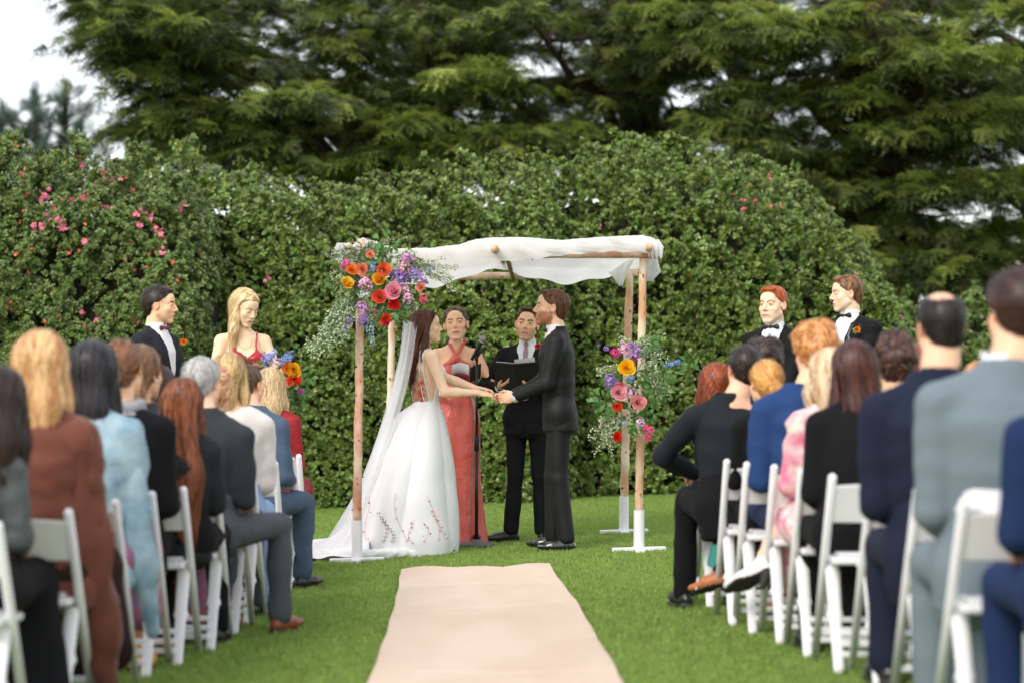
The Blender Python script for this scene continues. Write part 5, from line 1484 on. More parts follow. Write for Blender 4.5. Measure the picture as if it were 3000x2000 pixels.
# gauze: u across (X), v from the front hem over the front beam, sagging, to the back beam
GAUZE = mat('white gauze', (.90, .90, .91), rough=.85, transl=.45, alpha=.9, bump=(320, .0004))
nu, nv = 130, 64
top_u = [1000, 1030, 1058, 1098, 1160, 1275, 1350, 1400, 1445, 1530, 1645, 1760, 1875, 1913, 1932]
top_y = [742, 722, 700, 712, 733, 730, 720, 704, 700, 699, 708, 699, 693, 702, 733]
low_y = [760, 762, 765, 768, 790, 795, 790, 782, 768, 762, 748, 738, 738, 742, 755]
V_ = np.zeros((nv, nu, 3))
for i in range(nu):
    u = i / (nu - 1); xs_ = 1000 + 935 * u; ty = np.interp(xs_, top_u, top_y); ly = np.interp(xs_, top_u, low_y)
    X = px(xs_, 16.5); m = px(1448, 16.5)
    bay = (X - px(1020, 16.5)) / (m - px(1020, 16.5)) if X < m else (X - m) / (px(1900, 16.5) - m)
    bay = min(max(bay, 0), 1); sagx = math.sin(math.pi * bay) ** .8
    zl, ztp = zt(ly, 16.42), zt(ty, 16.5)
    for j in range(nv):
        t = j / (nv - 1)
        if t < .2:                               # front flap
            q = t / .2; y = 16.44 - .012 * math.sin(q * 3.1) + .012 * math.sin(u * 60 + 3 * q) ; z = zl + (ztp - zl) * q
        elif t < .28:
            q = (t - .2) / .08; y = 16.44 + .10 * q; z = ztp + .006 * math.sin(q * 3.14)
        else:
            q = (t - .28) / .72; y = 16.54 + q * 2.1
            zb = zt(800, 18.5) + .04
            z = ztp + (zb - ztp) * q - sagx * .165 * math.sin(math.pi * min(1, q * 1.02)) ** .9 - .02 * math.sin(math.pi * q)
            z += .014 * math.sin(u * 44 + 5 * math.sin(q * 3)) * math.sin(math.pi * q) + .008 * math.sin(q * 30 + 6 * u)
        z += .004 * math.sin(u * 90 + 2 * j) * (t < .3)
        V_[j, i] = W(X + .012 * math.sin(j * .5 + i * .1) * (i > 3), y, z)
f = np.array([(j * nu + i, j * nu + i + 1, (j + 1) * nu + i + 1, (j + 1) * nu + i) for j in range(nv - 1) for i in range(nu - 1)])
cg = obj('draped_gauze', V_.reshape(-1, 3) + A(0, 17.5, 0), f, GAUZE); tag(cg, 'white gauze cloth draped and sagging over the birch canopy frame', 'cloth')
# bunched cloth hanging at the right and left corners, rear swag hem
def bunch(name, pts, w, amp, seed, n=10, label=None):
    nu, nv = 26, 26; V_ = []; P = np.array(pts); t_ = np.linspace(0, len(P) - 1, nv); P = np.stack([np.interp(t_, range(len(P)), P[:, i]) for i in range(3)], 1)
    for j in range(nv):
        ww = np.interp(j / (nv - 1), np.linspace(0, 1, len(w)), w)
        for i in range(nu):
            u = (i / (nu - 1) - .5) * 2
            V_.append(P[j] + A(u * ww, amp * math.sin(u * n + seed + .12 * j) - .02, -.012 * abs(math.sin(u * n * .5 + seed)) * j / nv * 3))
    f = np.array([(j * nu + i, j * nu + i + 1, (j + 1) * nu + i + 1, (j + 1) * nu + i) for j in range(nv - 1) for i in range(nu - 1)])
    return obj(name, np.array(V_), f, GAUZE, cg)
bunch('corner_fold', [A(px(1905, 16.4), 16.42, zt(702, 16.4)), A(px(1918, 16.4), 16.40, zt(722, 16.4)), A(px(1922, 16.4), 16.42, zt(745, 16.4))], [.055, .06, .045], .022, 1)
bunch('corner_fold', [A(px(1900, 16.8), 16.8, zt(752, 16.8)), A(px(1905, 16.8), 16.8, zt(790, 16.8)), A(px(1895, 16.8), 16.8, zt(812, 16.8))], [.06, .075, .03], .026, 2, 12)
bunch('corner_fold', [A(px(1000, 16.3), 16.32, zt(712, 16.3)), A(px(1002, 16.3), 16.32, zt(735, 16.3)), A(px(1008, 16.3), 16.34, zt(762, 16.3))], [.03, .06, .05], .02, 3)
bunch('corner_fold', [A(px(1808, 17.4), 17.4, zt(762, 17.4)), A(px(1806, 17.4), 17.4, zt(790, 17.4)), A(px(1818, 17.4), 17.4, zt(826, 17.4))], [.12, .08, .012], .02, 4, 8)

# ------------------------------------------------------------------ flowers
def rose_mesh(r, seed, n=22):
    """cupped rose: spiralling petals around +z"""
    rr_ = np.random.default_rng(seed); V_, F_ = [], []; k = 0
    for i in range(n):
        t = i / (n - 1); a0 = i * 2.4; rad = r * (.03 + .80 * t); w = .85 + .9 * (1 - t); hgt = r * (.55 - .33 * t ** 1.5); open_ = .15 + .95 * t
        nu, nv = 5, 4
        for j in range(nv):
            q = j / (nv - 1)
            for m in range(nu):
                u = (m / (nu - 1) - .5) * 2; a = a0 + u * w * .75
                rad2 = rad * (.35 + .65 * q ** .7) + r * .28 * t * q ** 2 * (1 - .25 * u * u)
                z = -r * .35 * (1 - q) + (hgt + r * .35) * q * (1 - .22 * u * u) - r * .18 * open_ * q ** 4
                V_.append((rad2 * math.cos(a), rad2 * math.sin(a), z + rr_.uniform(-.01, .01) * r))
        F_ += [(k + j * nu + m, k + j * nu + m + 1, k + (j + 1) * nu + m + 1, k + (j + 1) * nu + m) for j in range(nv - 1) for m in range(nu - 1)]; k += nu * nv
    return np.array(V_), F_
FC = {}
def fmat(h, tr=.25):
    if h not in FC: FC[h] = mat('petal ' + h, h, rough=.55, transl=tr, rnd=.08)
    return FC[h]
ROSE = {}
def rose(parent, p, r, colr, n=A(0, -1, .15), name='rose'):
    key = colr
    if key not in ROSE: ROSE[key] = [mesh_data('rose', *rose_mesh(1., s), fmat(colr)) for s in range(2)]
    e = eul_from_z(np.array([norm(n + rng.normal(size=3) * .22)]), np.array([rng.uniform(0, 6)]))[0]
    return inst(name, ROSE[key][rng.integers(0, 2)], parent, p, e, r)
def floret_cluster(parent, p, r, cols, n=30, name='lilac', up=A(0, 0, 1), el=1.3):
    vs_, fs_, mi, k = [], [], [], 0; rr_ = np.random.default_rng(int(abs(p[0] * 991 + p[2] * 313)) % 9999)
    for i in range(n):
        d = norm(rr_.normal(size=3) + A(0, -.5, .1)); c = d * r * A(1, .8, el) * rr_.uniform(.6, 1)
        v, f = petal_flower_(r * rr_.uniform(.17, .27), 4); v = v @ frame_to_(norm(d + rr_.normal(size=3) * .3)).T + c
        vs_.append(v); fs_ += [tuple(a + k for a in q) for q in f]; mi += [rr_.integers(0, len(cols))] * len(f); k += len(v)
    return obj(name, np.vstack(vs_), fs_, [fmat(c) for c in cols], parent, smooth=False, mi=mi, loc=p)
GREEN_L = mat('broad leaf', '#4c7a36', rough=.4, transl=.2, rnd=.3); PALE_L = mat('pale broad leaf', '#8fa860', rough=.5, transl=.3, rnd=.2)
VAR_L = mat('variegated leaf', '#b4c2a2', rough=.6, transl=.25, rnd=.35); VAR_D = mat('variegated leaf dark', '#6d8256', rough=.6, transl=.2, rnd=.3)
STEM = mat('stem', '#5a3a2c', rough=.8)
LEAFD = {m.name: mesh_data('leaf', *leaf_mesh(1., .3, .05, .12), m) for m in (GREEN_L, PALE_L)}
def leaf(parent, p, d, L, m=GREEN_L):
    d = norm(d); up = norm(rng.normal(size=3) * .4 + A(0, -1, .5)); y_ = norm(np.cross(up, d)); z_ = np.cross(d, y_)
    Mx = Matrix([list(r_) for r_ in np.stack([d, y_, z_], 1)]); return inst('leaf', LEAFD[m.name], parent, p, Mx.to_euler(), L)
def sprig_stuff(name, parent, lines, m2, leaf_l=.016, dens=60, spread=.02):
    """trailing stems with many small leaves, joined: lines = list of point lists"""
    mb = MB(); vs_, fs_, mi, k = [], [], [], 0
    for L in lines:
        P = np.array(L); t_ = np.linspace(0, len(P) - 1, 14); P = np.stack([np.interp(t_, range(len(P)), P[:, i]) for i in range(3)], 1); P[1:-1] += rng.normal(size=(12, 3)) * .006
        mb.tube(P, np.linspace(.0022, .0008, 14), 4, False)
        ln_ = np.linalg.norm(np.diff(P, axis=0), axis=1).sum(); n = int(dens * ln_ * 3.2)
        for i in range(n):
            t = rng.uniform(.02, 1) * 13; a = int(min(12, t)); c = P[a] + (P[a + 1] - P[a]) * (t - a); ax = norm(P[a + 1] - P[a])
            d = norm(ax * .7 + rng.normal(size=3)); v, f = leaf_mesh(leaf_l * rng.uniform(.6, 1.2), leaf_l * .28, .002, .004)
            up = norm(rng.normal(size=3) + A(0, -.6, .4)); y_ = norm(np.cross(up, d)); z_ = np.cross(d, y_)
            vs_.append(v @ np.stack([d, y_, z_], 1).T + c + rng.normal(size=3) * spread * .4); fs_ += [tuple(q + k for q in w) for w in f]; mi += [int(rng.uniform() < .35)] * len(f); k += len(v)
    o = obj(name, np.vstack(vs_), fs_, m2, parent, smooth=False, mi=mi); tag(o, kind='stuff')
    tag(mb.build('stem', STEM, parent), kind='stuff'); return o
def FP(x, y, Y): return A(px(x, Y), Y, pz(y, Y))
def arrangement(name, c, Yd, label, cat, items, leaves, sprigs, vlen=.02):
    base = FP(*c, Yd); root = empty(name, base, 0, label, cat)
    for it in items:
        kind, x, y, r, colr = it[:5]; dy = it[5] if len(it) > 5 else -.12
        p = FP(x, y, Yd + dy) - base
        r = r * 1.14
        if kind == 'rose': rose(root, p, r, colr)
        elif kind == 'ran': rose(root, p, r, colr, name='ranunculus')
        elif kind == 'tulip': rose(root, p, r, colr, A(.2, -.8, -.6), 'tulip')
        else: floret_cluster(root, p, r, colr, int(30 + 620 * r), kind, el=it[6] if len(it) > 6 else 1.2)
    for (x, y, n, sp, L, m) in leaves:
        for i in range(int(n * 1.6)):
            dx, dz = rng.normal(size=2) * sp; p = FP(x, y, Yd - .03) - base + A(dx, rng.uniform(-.09, .03), dz)
            leaf(root, p, A(dx * 14 + rng.normal() * .4, rng.normal() * .4 - .2, dz * 14 + rng.normal() * .4), L * rng.uniform(.7, 1.2), m)
    for lines, m2, ll, dens in sprigs:
        sprig_stuff('small_leaf_trails', root, [[FP(a, b, Yd + dd) - base for a, b, dd in L] for L in lines], m2, ll, dens)
    return root
Y1 = 16.22
trails = []
for i in range(26):
    x0, y0 = 1050 + rng.normal() * 14, 850 + rng.normal() * 20; e = rng.uniform(0, 1); ex, ey = 895 + 120 * e + rng.normal() * 8, 1028 - 70 * e * rng.uniform(0, 1.2) + rng.normal() * 14
    trails.append([(x0, y0, .05), (x0 * .55 + ex * .45 - 8, y0 * .6 + ey * .4 - 6, -.05), (ex, ey, -.02)])
up = []
for i in range(20):
    e = rng.uniform(0, 1); ex, ey = 1200 + 160 * e, 760 + 30 * e + rng.normal() * 26; up.append([(1150, 800 + rng.normal() * 20, 0), (1190 + 30 * e, 768 + rng.normal() * 18, -.05), (ex, ey + 22 * e, -.03)])
top = [[(1100 + rng.normal() * 30, 790, 0), (1090 + rng.normal() * 50, 740, -.03), (1110 + rng.normal() * 55, 722 + rng.normal() * 14, -.02)] for i in range(16)]
side_ = [[(1080, 830, -.05), (1020 + rng.normal() * 20, 800 + rng.normal() * 40, -.08), (1000 + rng.normal() * 12, 800 + rng.normal() * 40, -.05)] for i in range(12)]
low_ = [[(1110 + rng.normal() * 30, 850, -.05), (1120 + rng.normal() * 40, 900, -.06), (1110 + rng.normal() * 45, 940 + rng.normal() * 20, -.05)] for i in range(12)] + [[(1160, 850, -.03), (1195 + rng.normal() * 10, 885, -.05), (1200 + rng.normal() * 20, 900 + rng.normal() * 12, -.05)] for i in range(8)]
arrangement('corner_flower_arrangement', (1110, 830), Y1, 'large colourful rose and lilac arrangement on the front left corner of the canopy', 'flowers', [
    ('rose', 1122, 790, .046, '#f0784a'), ('rose', 1154, 855, .056, '#efa3b8'), ('rose', 1061, 789, .040, '#f0a07e'), ('rose', 1016, 832, .042, '#efc32a'), ('rose', 1112, 820, .046, '#f0b41c'), ('rose', 1112, 869, .044, '#e8553a'),
    ('ran', 1030, 791, .034, '#f08a1e'), ('ran', 1153, 891, .036, '#e2301c'), ('tulip', 1129, 933, .034, '#ec4a1a'), ('tulip', 1131, 944, .022, '#e0286a'), ('ran', 1084, 745, .026, '#f0a07e'), ('rose', 1233, 842, .030, '#ee9d86'),
    ('stock', 1015, 772, .026, ['#e8389a', '#f05aa8']), ('stock', 1001, 782, .016, ['#e8389a']), ('stock', 1071, 831, .042, ['#e9a3c6', '#f3cfe0', '#d98fc0']), ('stock', 1182, 785, .042, ['#f0a6bc', '#f3c6d2']), ('stock', 1193, 757, .042, ['#dda0cc', '#c48cc4'], -.1, .6),
    ('lilac', 1172, 812, .052, ['#9a78c4', '#b394d6', '#8a64b4']), ('lilac', 1210, 800, .030, ['#9a84cc', '#b09ad8']), ('lilac', 1233, 820, .038, ['#a07cc6', '#b694d4'], -.12, 1.6), ('stock', 1195, 869, .036, ['#e3a6cc', '#f1cde0'], -.12, 1.3), ('stock', 1188, 845, .026, ['#e3a6cc', '#f1cde0']),
    ('stock', 1240, 875, .028, ['#e0366e', '#f07a94']), ('hydrangea', 1068, 864, .040, ['#d9ddd8', '#c4ccc4'], -.1, .6), ('stock', 1062, 908, .040, ['#c486cc', '#dca6d8'], -.14, 1.7), ('lilac', 1064, 938, .032, ['#9a78c4', '#8464b4'], -.14, 1.3),
    ('delphinium', 1091, 782, .026, ['#8898cc', '#a3b2da']), ('delphinium', 1084, 962, .026, ['#8fb0dc', '#b3cdea'], -.12, 2.2), ('delphinium', 1090, 1000, .018, ['#a3c0e2', '#c4d6ea'], -.12, 2.6), ('lilac', 1024, 944, .022, ['#9a78c4', '#b394d6'], -.1, 2), ('lilac', 1010, 970, .014, ['#9a84cc'], -.1, 2), ('stock', 1113, 948, .014, ['#d8287a']), ('stock', 1098, 915, .010, ['#d8287a']), ('delphinium', 1258, 792, .016, ['#5f7fb8', '#7c98c8']), ('delphinium', 1272, 786, .012, ['#5f7fb8'])],
    [(1110, 780, 34, .055, .055, GREEN_L), (1080, 850, 26, .05, .055, GREEN_L), (1150, 890, 22, .05, .05, GREEN_L), (1120, 930, 16, .035, .045, GREEN_L), (1000, 830, 7, .02, .05, PALE_L), (1025, 862, 6, .02, .05, PALE_L), (978, 846, 5, .015, .055, GREEN_L), (1135, 720, 9, .035, .055, GREEN_L), (1200, 830, 16, .045, .05, GREEN_L), (1010, 770, 8, .03, .045, GREEN_L)],
    [(trails, [VAR_L, VAR_D], .020, 95), (up, [VAR_L, VAR_D], .018, 80), (top + side_, [VAR_L, VAR_D], .020, 80), (low_, [VAR_L, VAR_D], .02, 60)])
Y2 = 16.42
tr2 = [[(1880, 1040, 0), (1905 + rng.normal() * 14, 1010 + rng.normal() * 14, -.04), (1915 + rng.normal() * 22, 1020 + rng.normal() * 22, -.05)] for i in range(26)]
tr3 = [[(1830, 1220, 0), (1790 + rng.normal() * 16, 1250 + rng.normal() * 16, -.05), (1775 + rng.normal() * 20, 1285 + rng.normal() * 20, -.05)] for i in range(24)]
tr4 = [[(1880, 1120, 0), (1920 + rng.normal() * 14, 1120 + rng.normal() * 30, -.05), (1935 + rng.normal() * 16, 1140 + rng.normal() * 30, -.05)] for i in range(16)] + [[(1820, 1080, 0), (1780, 1085 + rng.normal() * 10, -.05), (1760 + rng.normal() * 8, 1092 + rng.normal() * 8, -.05)] for i in range(8)] + [[(1850, 1200, 0), (1880, 1240, -.04), (1890 + rng.normal() * 12, 1275 + rng.normal() * 12, -.05)] for i in range(12)] + [[(1835, 1020, 0), (1828, 1005, -.04), (1822 + rng.normal() * 10, 996 + rng.normal() * 8, -.04)] for i in range(6)]
arrangement('pole_flower_arrangement', (1850, 1130), Y2, 'tall flower arrangement with yellow rose tied to the front right canopy pole', 'flowers', [
    ('rose', 1835, 1077, .052, '#f2c81e'), ('rose', 1812, 1149, .054, '#efb0b8'), ('rose', 1869, 1178, .048, '#e8a2a2'), ('rose', 1818, 1125, .030, '#ec9098'), ('ran', 1808, 1188, .032, '#e8401c'), ('ran', 1807, 1278, .032, '#e63a18'),
    ('lilac', 1856, 1028, .046, ['#a878c4', '#c49ad8', '#8a5ab0']), ('stock', 1827, 1021, .036, ['#e9a3c6', '#f3cfe0']), ('stock', 1803, 1035, .030, ['#e0288a', '#ee4a9c']), ('lilac', 1776, 1022, .020, ['#8f78cc', '#a78cd4'], -.1, .7), ('lilac', 1752, 1012, .012, ['#8f78cc'], -.1, .8), ('stock', 1861, 1057, .020, ['#a82a6a', '#c43a7c']), ('delphinium', 1846, 1104, .030, ['#7fa6e0', '#a3c0ea']),
    ('lilac', 1790, 1117, .044, ['#a07cc6', '#8a64b4', '#b694d4']), ('stock', 1850, 1151, .034, ['#e3a6cc', '#f1cde0']), ('daisy', 1862, 1118, .012, ['#f0ead8', '#e8c83a']), ('daisy', 1882, 1110, .010, ['#f0ead8', '#e8c83a']), ('daisy', 1860, 1128, .010, ['#f0ead8']), ('stock', 1876, 1238, .028, ['#dfa8d4', '#efd0e8'], -.1, 1.3), ('stock', 1901, 1260, .032, ['#e8287c', '#f04a90']), ('stock', 1896, 1284, .026, ['#e8287c']), ('delphinium', 1966, 1066, .022, ['#7fa6e0', '#a3c0ea'], -.1, .8), ('delphinium', 1985, 1060, .022, ['#6f96d8', '#a3c0ea'], -.1, .7), ('delphinium', 1950, 1072, .014, ['#7fa6e0'], -.1, .7), ('delphinium', 1828, 1238, .016, ['#9fb8dc'])],
    [(1920, 1130, 34, .045, .055, GREEN_L), (1775, 1175, 24, .04, .06, GREEN_L), (1830, 1120, 22, .05, .05, GREEN_L), (1900, 990, 9, .025, .06, GREEN_L), (2025, 1055, 9, .03, .05, GREEN_L), (1795, 1078, 8, .02, .05, PALE_L), (1860, 1230, 18, .04, .045, GREEN_L), (1908, 1210, 9, .02, .05, GREEN_L), (1955, 1090, 9, .03, .05, GREEN_L)],
    [(tr2, [VAR_L, VAR_D], .018, 110), (tr3, [VAR_L, VAR_D], .02, 90), (tr4, [VAR_L, VAR_D], .018, 80)])

# ------------------------------------------------------------------ bouquet, boutonnieres, microphone
arrangement('bouquet', (800, 1085), 15.7, 'mixed bouquet with blue delphinium and orange and yellow roses, held by the blonde bridesmaid', 'flowers', [
    ('delphinium', 785, 1052, .040, ['#7f98d0', '#a3b6e2']), ('delphinium', 802, 1036, .026, ['#8fa6d8', '#b3c4ea']), ('delphinium', 841, 1052, .034, ['#7f9ad4', '#a3b6e2']), ('delphinium', 856, 1038, .020, ['#7f9ad4']), ('delphinium', 828, 1060, .028, ['#8fa6d8']), ('stock', 809, 1067, .034, ['#f0d6e0', '#e8c0d0']),
    ('ran', 841, 1076, .034, '#f08a1e'), ('rose', 860, 1082, .046, '#f4c21e'), ('rose', 862, 1110, .038, '#ee4a20'), ('ran', 848, 1118, .03, '#f08a78'), ('rose', 748, 1076, .030, '#eeb098'), ('stock', 733, 1098, .030, ['#e03a3a', '#c4262a']), ('stock', 738, 1125, .026, ['#e03a3a', '#c4262a']), ('stock', 880, 1146, .022, ['#a83a94', '#c45aa8']), ('daisy', 868, 1135, .012, ['#f0ead8', '#e8c83a']), ('rose', 800, 1110, .045, '#f0c8c0')],
    [(740, 1085, 14, .03, .05, GREEN_L), (885, 1105, 14, .03, .055, GREEN_L), (820, 1100, 20, .05, .05, GREEN_L), (870, 1160, 14, .03, .05, GREEN_L)],
    [([[(860, 1120, 0), (870, 1150, -.03), (872 + rng.normal() * 12, 1190 + rng.normal() * 12, -.03)] for i in range(10)], [GREEN_L, VAR_D], .02, 60), ([[(740, 1090, 0), (730, 1080, -.03), (728 + rng.normal() * 8, 1062 + rng.normal() * 8, -.03)] for i in range(5)], [GREEN_L, VAR_D], .02, 60)])
def bout(x, y, Y, cols, label):
    b = FP(x, y, Y); root = empty('boutonniere', b, 0, label, 'boutonniere', 'boutonnieres on the men\'s lapels')
    rose(root, A(0, 0, 0), .022, cols[0]); floret_cluster(root, A(.022, 0, .018), .012, cols[1:], 12, 'filler_flower')
    for i in range(6): leaf(root, A(0, .006, -.005), rng.normal(size=3) * A(1, .2, 1), .03, GREEN_L)
bout(1576, 1014, 17.62, ['#e8404a', '#e8c23a', '#f0e0c0'], 'coral ranunculus boutonniere on the lapel of the man holding the folder')
bout(538, 1000, 15.72, ['#f08a2a', '#f0ead8', '#e8c870'], 'orange boutonniere on the charcoal lapel of the left groomsman')
bout(2510, 965, 15.8, ['#f0901e', '#e8e8c0', '#8fa860'], 'orange boutonniere on the lapel of the tallest groomsman at right')
bout(2270, 997, 15.8, ['#f0b43a', '#e8e8c0', '#8fa860'], 'yellow boutonniere just visible on the ginger groomsman\'s lapel')

Ym = 17.45; Xm = px(1396, Ym); gm = gz(Xm)
ms = empty('microphone_stand', (Xm, Ym, gm), 0, 'black straight microphone stand with round base between the couple', 'microphone stand')
BLK = mat('black metal', (.015, .015, .016), rough=.35, metal=.3); GRM = mat('grey cast base', (.10, .10, .105), rough=.6, bump=(120, .001))
zt_ = pz(1052, Ym) - gm
prof = [(0, .0), (.125, .0), (.128, .012), (.118, .026), (.05, .034), (.02, .05), (.0, .052)]
th = np.arange(32) / 32 * 2 * math.pi; v = np.vstack([np.stack([r_ * np.cos(th), r_ * np.sin(th), np.full(32, z_ + .012)], 1) for r_, z_ in prof]); f = [(i * 32 + j, i * 32 + (j + 1) % 32, (i + 1) * 32 + (j + 1) % 32, (i + 1) * 32 + j) for i in range(6) for j in range(32)]
obj('base', v, f, GRM, ms)
v, f = tube([(0, 0, .05), (0, 0, .78)], .0125, 12); obj('lower_tube', v, f, BLK, ms)
v, f = tube([(0, 0, .74), (.004, 0, zt_)], .009, 12); obj('upper_tube', v, f, BLK, ms)
v, f = tube([(0, 0, .70), (0, 0, .715), (0, 0, .80), (0, 0, .815)], [.013, .019, .019, .013], 14); obj('clutch', v, f, BLK, ms)
mb = MB(); mb.tube([(0, 0, zt_ - .01), (0, 0, zt_ + .03)], .013, 10); mb.tube([(0, 0, zt_ + .015), (.02, -.0, zt_ + .045), (.034, -.0, zt_ + .075)], [.012, .014, .018], 10); mb.build('clip', BLK, ms, smooth=True)
mc = empty('microphone', (Xm, Ym, gm + zt_), 0, 'silver and black handheld microphone in the clip on top of the stand', 'microphone')
a_ = A(-.035, -.0, -.005); d_ = norm(A(.055, 0, .105))
v, f = tube([a_, a_ + d_ * .005, a_ + d_ * .05, a_ + d_ * .13, a_ + d_ * .145], [.010, .0125, .013, .018, .020], 16); obj('handle', v, f, BLK, mc)
v, f = tube([a_ + d_ * .142, a_ + d_ * .150], .0225, 16); obj('ring', v, f, mat('steel', (.5, .5, .52), metal=1, rough=.35), mc)
S = Sdf(); S.ell(a_ + d_ * .168, A(.0245, .0245, .026)); v, f = S.mesh(.005); obj('grille', v, f, mat('microphone grille', (.30, .31, .32), rough=.45, metal=.8, bump=(700, .002)), mc)

# ------------------------------------------------------------------ white folding chairs
RESIN = mat('white resin', (.80, .80, .82), rough=.42, spec=.4)
def chair_proto():
    root = empty('folding_chair', (0, 0, 0)); 
    for s in (-1, 1):
        mb = MB(); P = [(s * .21, -.255, .795), (s * .21, -.25, .79), (s * .212, -.04, .44), (s * .216, .20, .012)]
        mb.tube([P[0], P[1], P[2], P[3]], [.012, .0175, .0175, .0165], 12); mb.build('post', RESIN, root, smooth=True)
        S = Sdf(); S.cone(A(s * .178, -.015, .43), A(s * .182, -.235, .012), .031, .024, k=.004, flat=((0, 1, 0), .45)); S.ell(A(s * .18, -.11, .22), A(.036, .016, .02), None, .01)
        v, f = S.mesh(.009); obj('rear_leg', v, f, RESIN, root)
    nu = 12; V_ = []
    for z, off in ((.60, 0), (.605, .012), (.745, .012), (.752, .0), (.752, -.012), (.745, -.016), (.605, -.016), (.60, -.012)):
        for i in range(nu):
            u = (i / (nu - 1) - .5) * 2; yb = -.255 + (.795 - z) * .6; V_.append((u * .205, yb - .028 * (1 - u * u) + off + .012, z + .010 * (1 - u * u) * (z > .7)))
    f = [(j * nu + i, j * nu + i + 1, ((j + 1) % 8) * nu + i + 1, ((j + 1) % 8) * nu + i) for j in range(8) for i in range(nu - 1)]; f += [tuple(j * nu for j in range(8)), tuple(j * nu + nu - 1 for j in range(7, -1, -1))]
    obj('top_rail', np.array(V_), f, RESIN, root, smooth=False)
    mb = MB(); mb.box((0, .045, .437), (.385, .385, .030), rotx(-.03), .008); mb.build('seat_frame', RESIN, root)
    mb = MB(); mb.box((0, .045, .460), (.33, .33, .022), rotx(-.03), .008); mb.build('seat_pad', mat('vinyl pad', (.62, .62, .62), rough=.5), root)
    for y, z in ((-.22, .075), (-.195, .115), (-.165, .155)):
        mb = MB(); mb.box((0, y, z), (.34, .012, .024), None, .003); mb.build('stretcher', RESIN, root)
    mb = MB(); mb.tube([(-.21, .14, .12), (.21, .14, .12)], .011, 8); mb.build('stretcher', RESIN, root)
    return root
proto = chair_proto(); first = [True]
def copy_tree(o, parent=None):
    c = o.copy(); COL.objects.link(c)
    if parent is not None: c.parent = parent
    for ch_ in o.children: copy_tree(ch_, c)
    return c
def chair(xs_, Y, side, yaw, label):
    o = proto if first[0] else copy_tree(proto); first[0] = False
    a = R(yaw); off = rotz(a) @ A(side * .21, -.255, 0); X = px(xs_, Y); x0, y0 = X - off[0], Y - off[1] - .12
    o.location = (x0, y0, gz(x0)); o.rotation_euler = (0, 0, a); tag(o, label, 'chair', 'white folding chairs in the guest rows')
    return x0, y0
CH = [
 (880, 14.9, 1, -1, 'white folding chair at the front left of the aisle under the woman in red'),
 (862, 14.35, 1, -1, 'white folding chair squeezed between the red dress and the slate-blue suit'),
 (812, 13.7, 1, -1, 'white folding chair under the man in the slate-blue suit'),
 (747, 12.5, 1, -1, 'white folding chair under the woman in the white cardigan'),
 (709, 12.0, 1, -1, 'white folding chair just behind the woman in the white cardigan'),
 (642, 11.3, 1, -1, 'white folding chair under the grey-haired man with brown shoes'),
 (547, 10.75, 1, -1, 'white folding chair under the woman with long auburn hair'),
 (456, 10.36, 1, -1, 'white folding chair behind the auburn-haired woman, under the black coat'),
 (351, 9.75, 1, -1, 'white folding chair under the black-haired woman in the denim jacket'),
 (217, 9.1, 1, -1, 'white folding chair with its backrest in full view under the brown shawl'),
 (14, 8.36, 1, -1, 'white folding chair cut by the left edge, nearest to the camera on the left'),
 (2060, 12.6, -1, 1, 'white folding chair frontmost on the right, under the curly auburn-haired woman'),
 (2124, 11.7, -1, 1, 'white folding chair under the dark-haired man in charcoal at front right'),
 (2182, 11.3, -1, 1, 'white folding chair under the woman with the blonde bun'),
 (2261, 10.9, -1, 1, 'white folding chair under the curly-haired man in the bright blue suit'),
 (2340, 10.35, -1, 1, 'white folding chair beside the floral dress'),
 (2428, 9.8, -1, 1, 'white folding chair with its backrest seen below the black blazer'),
 (2541, 9.35, -1, 1, 'white folding chair between the black blazer and the balding man'),
 (2673, 8.55, -1, 1, 'white folding chair under the balding man in navy'),
 (2805, 7.75, -1, 1, 'white folding chair nearest the camera on the right, wide grey backrest in full view')]
for c in CH: chair(*c)

# ------------------------------------------------------------------ seated guests
_gr = np.random.default_rng(17)
def guest(hx, top, Y, yaw, sex, label, skin='#d9a688', hair_=None, head=None, lean=None, w=1., hoff=(0, 0, 0), dx=0, **kw):
    w = w * .95; lean = lean or (_gr.uniform(-1, 5), _gr.uniform(-2.5, 2.5), _gr.uniform(-7, 7)); hr_ = (_gr.uniform(-9, 9), _gr.uniform(-4, 4), _gr.uniform(-5, 5))
    X = px(hx, Y) + dx; g = gz(X); k = (pz(top, Y) - g - .53 - .018) / .823
    sp = dict(X=X, Y=Y, yaw=yaw, sex=sex, k=min(1.22, max(.84, k)), seated=True, label=label, skin=skin, hair=hair_, w=w, lean=lean, group='seated wedding guests',
              head=head if head else (-yaw * .45 + hr_[0] - np.sign(hx - 1500) * -6, hr_[1], hr_[2]), hoff=(hoff[0] + (-dx) * math.cos(R(yaw)), hoff[1], hoff[2]), seed=int(hx + top), **kw)
    sp['hk'] = min(1.08, max(.94, sp['k']))
    sp['Y'] += .11; root, J = start('person', sp); body(sp, J, root, False)
    if hair_: hair(sp, J, root, False)
    return sp, root, J
def coat(sp, J, root, m, **kw):
    return jacket(sp, J, root, m, .018, False, shirt=False, lapel=False, **kw)
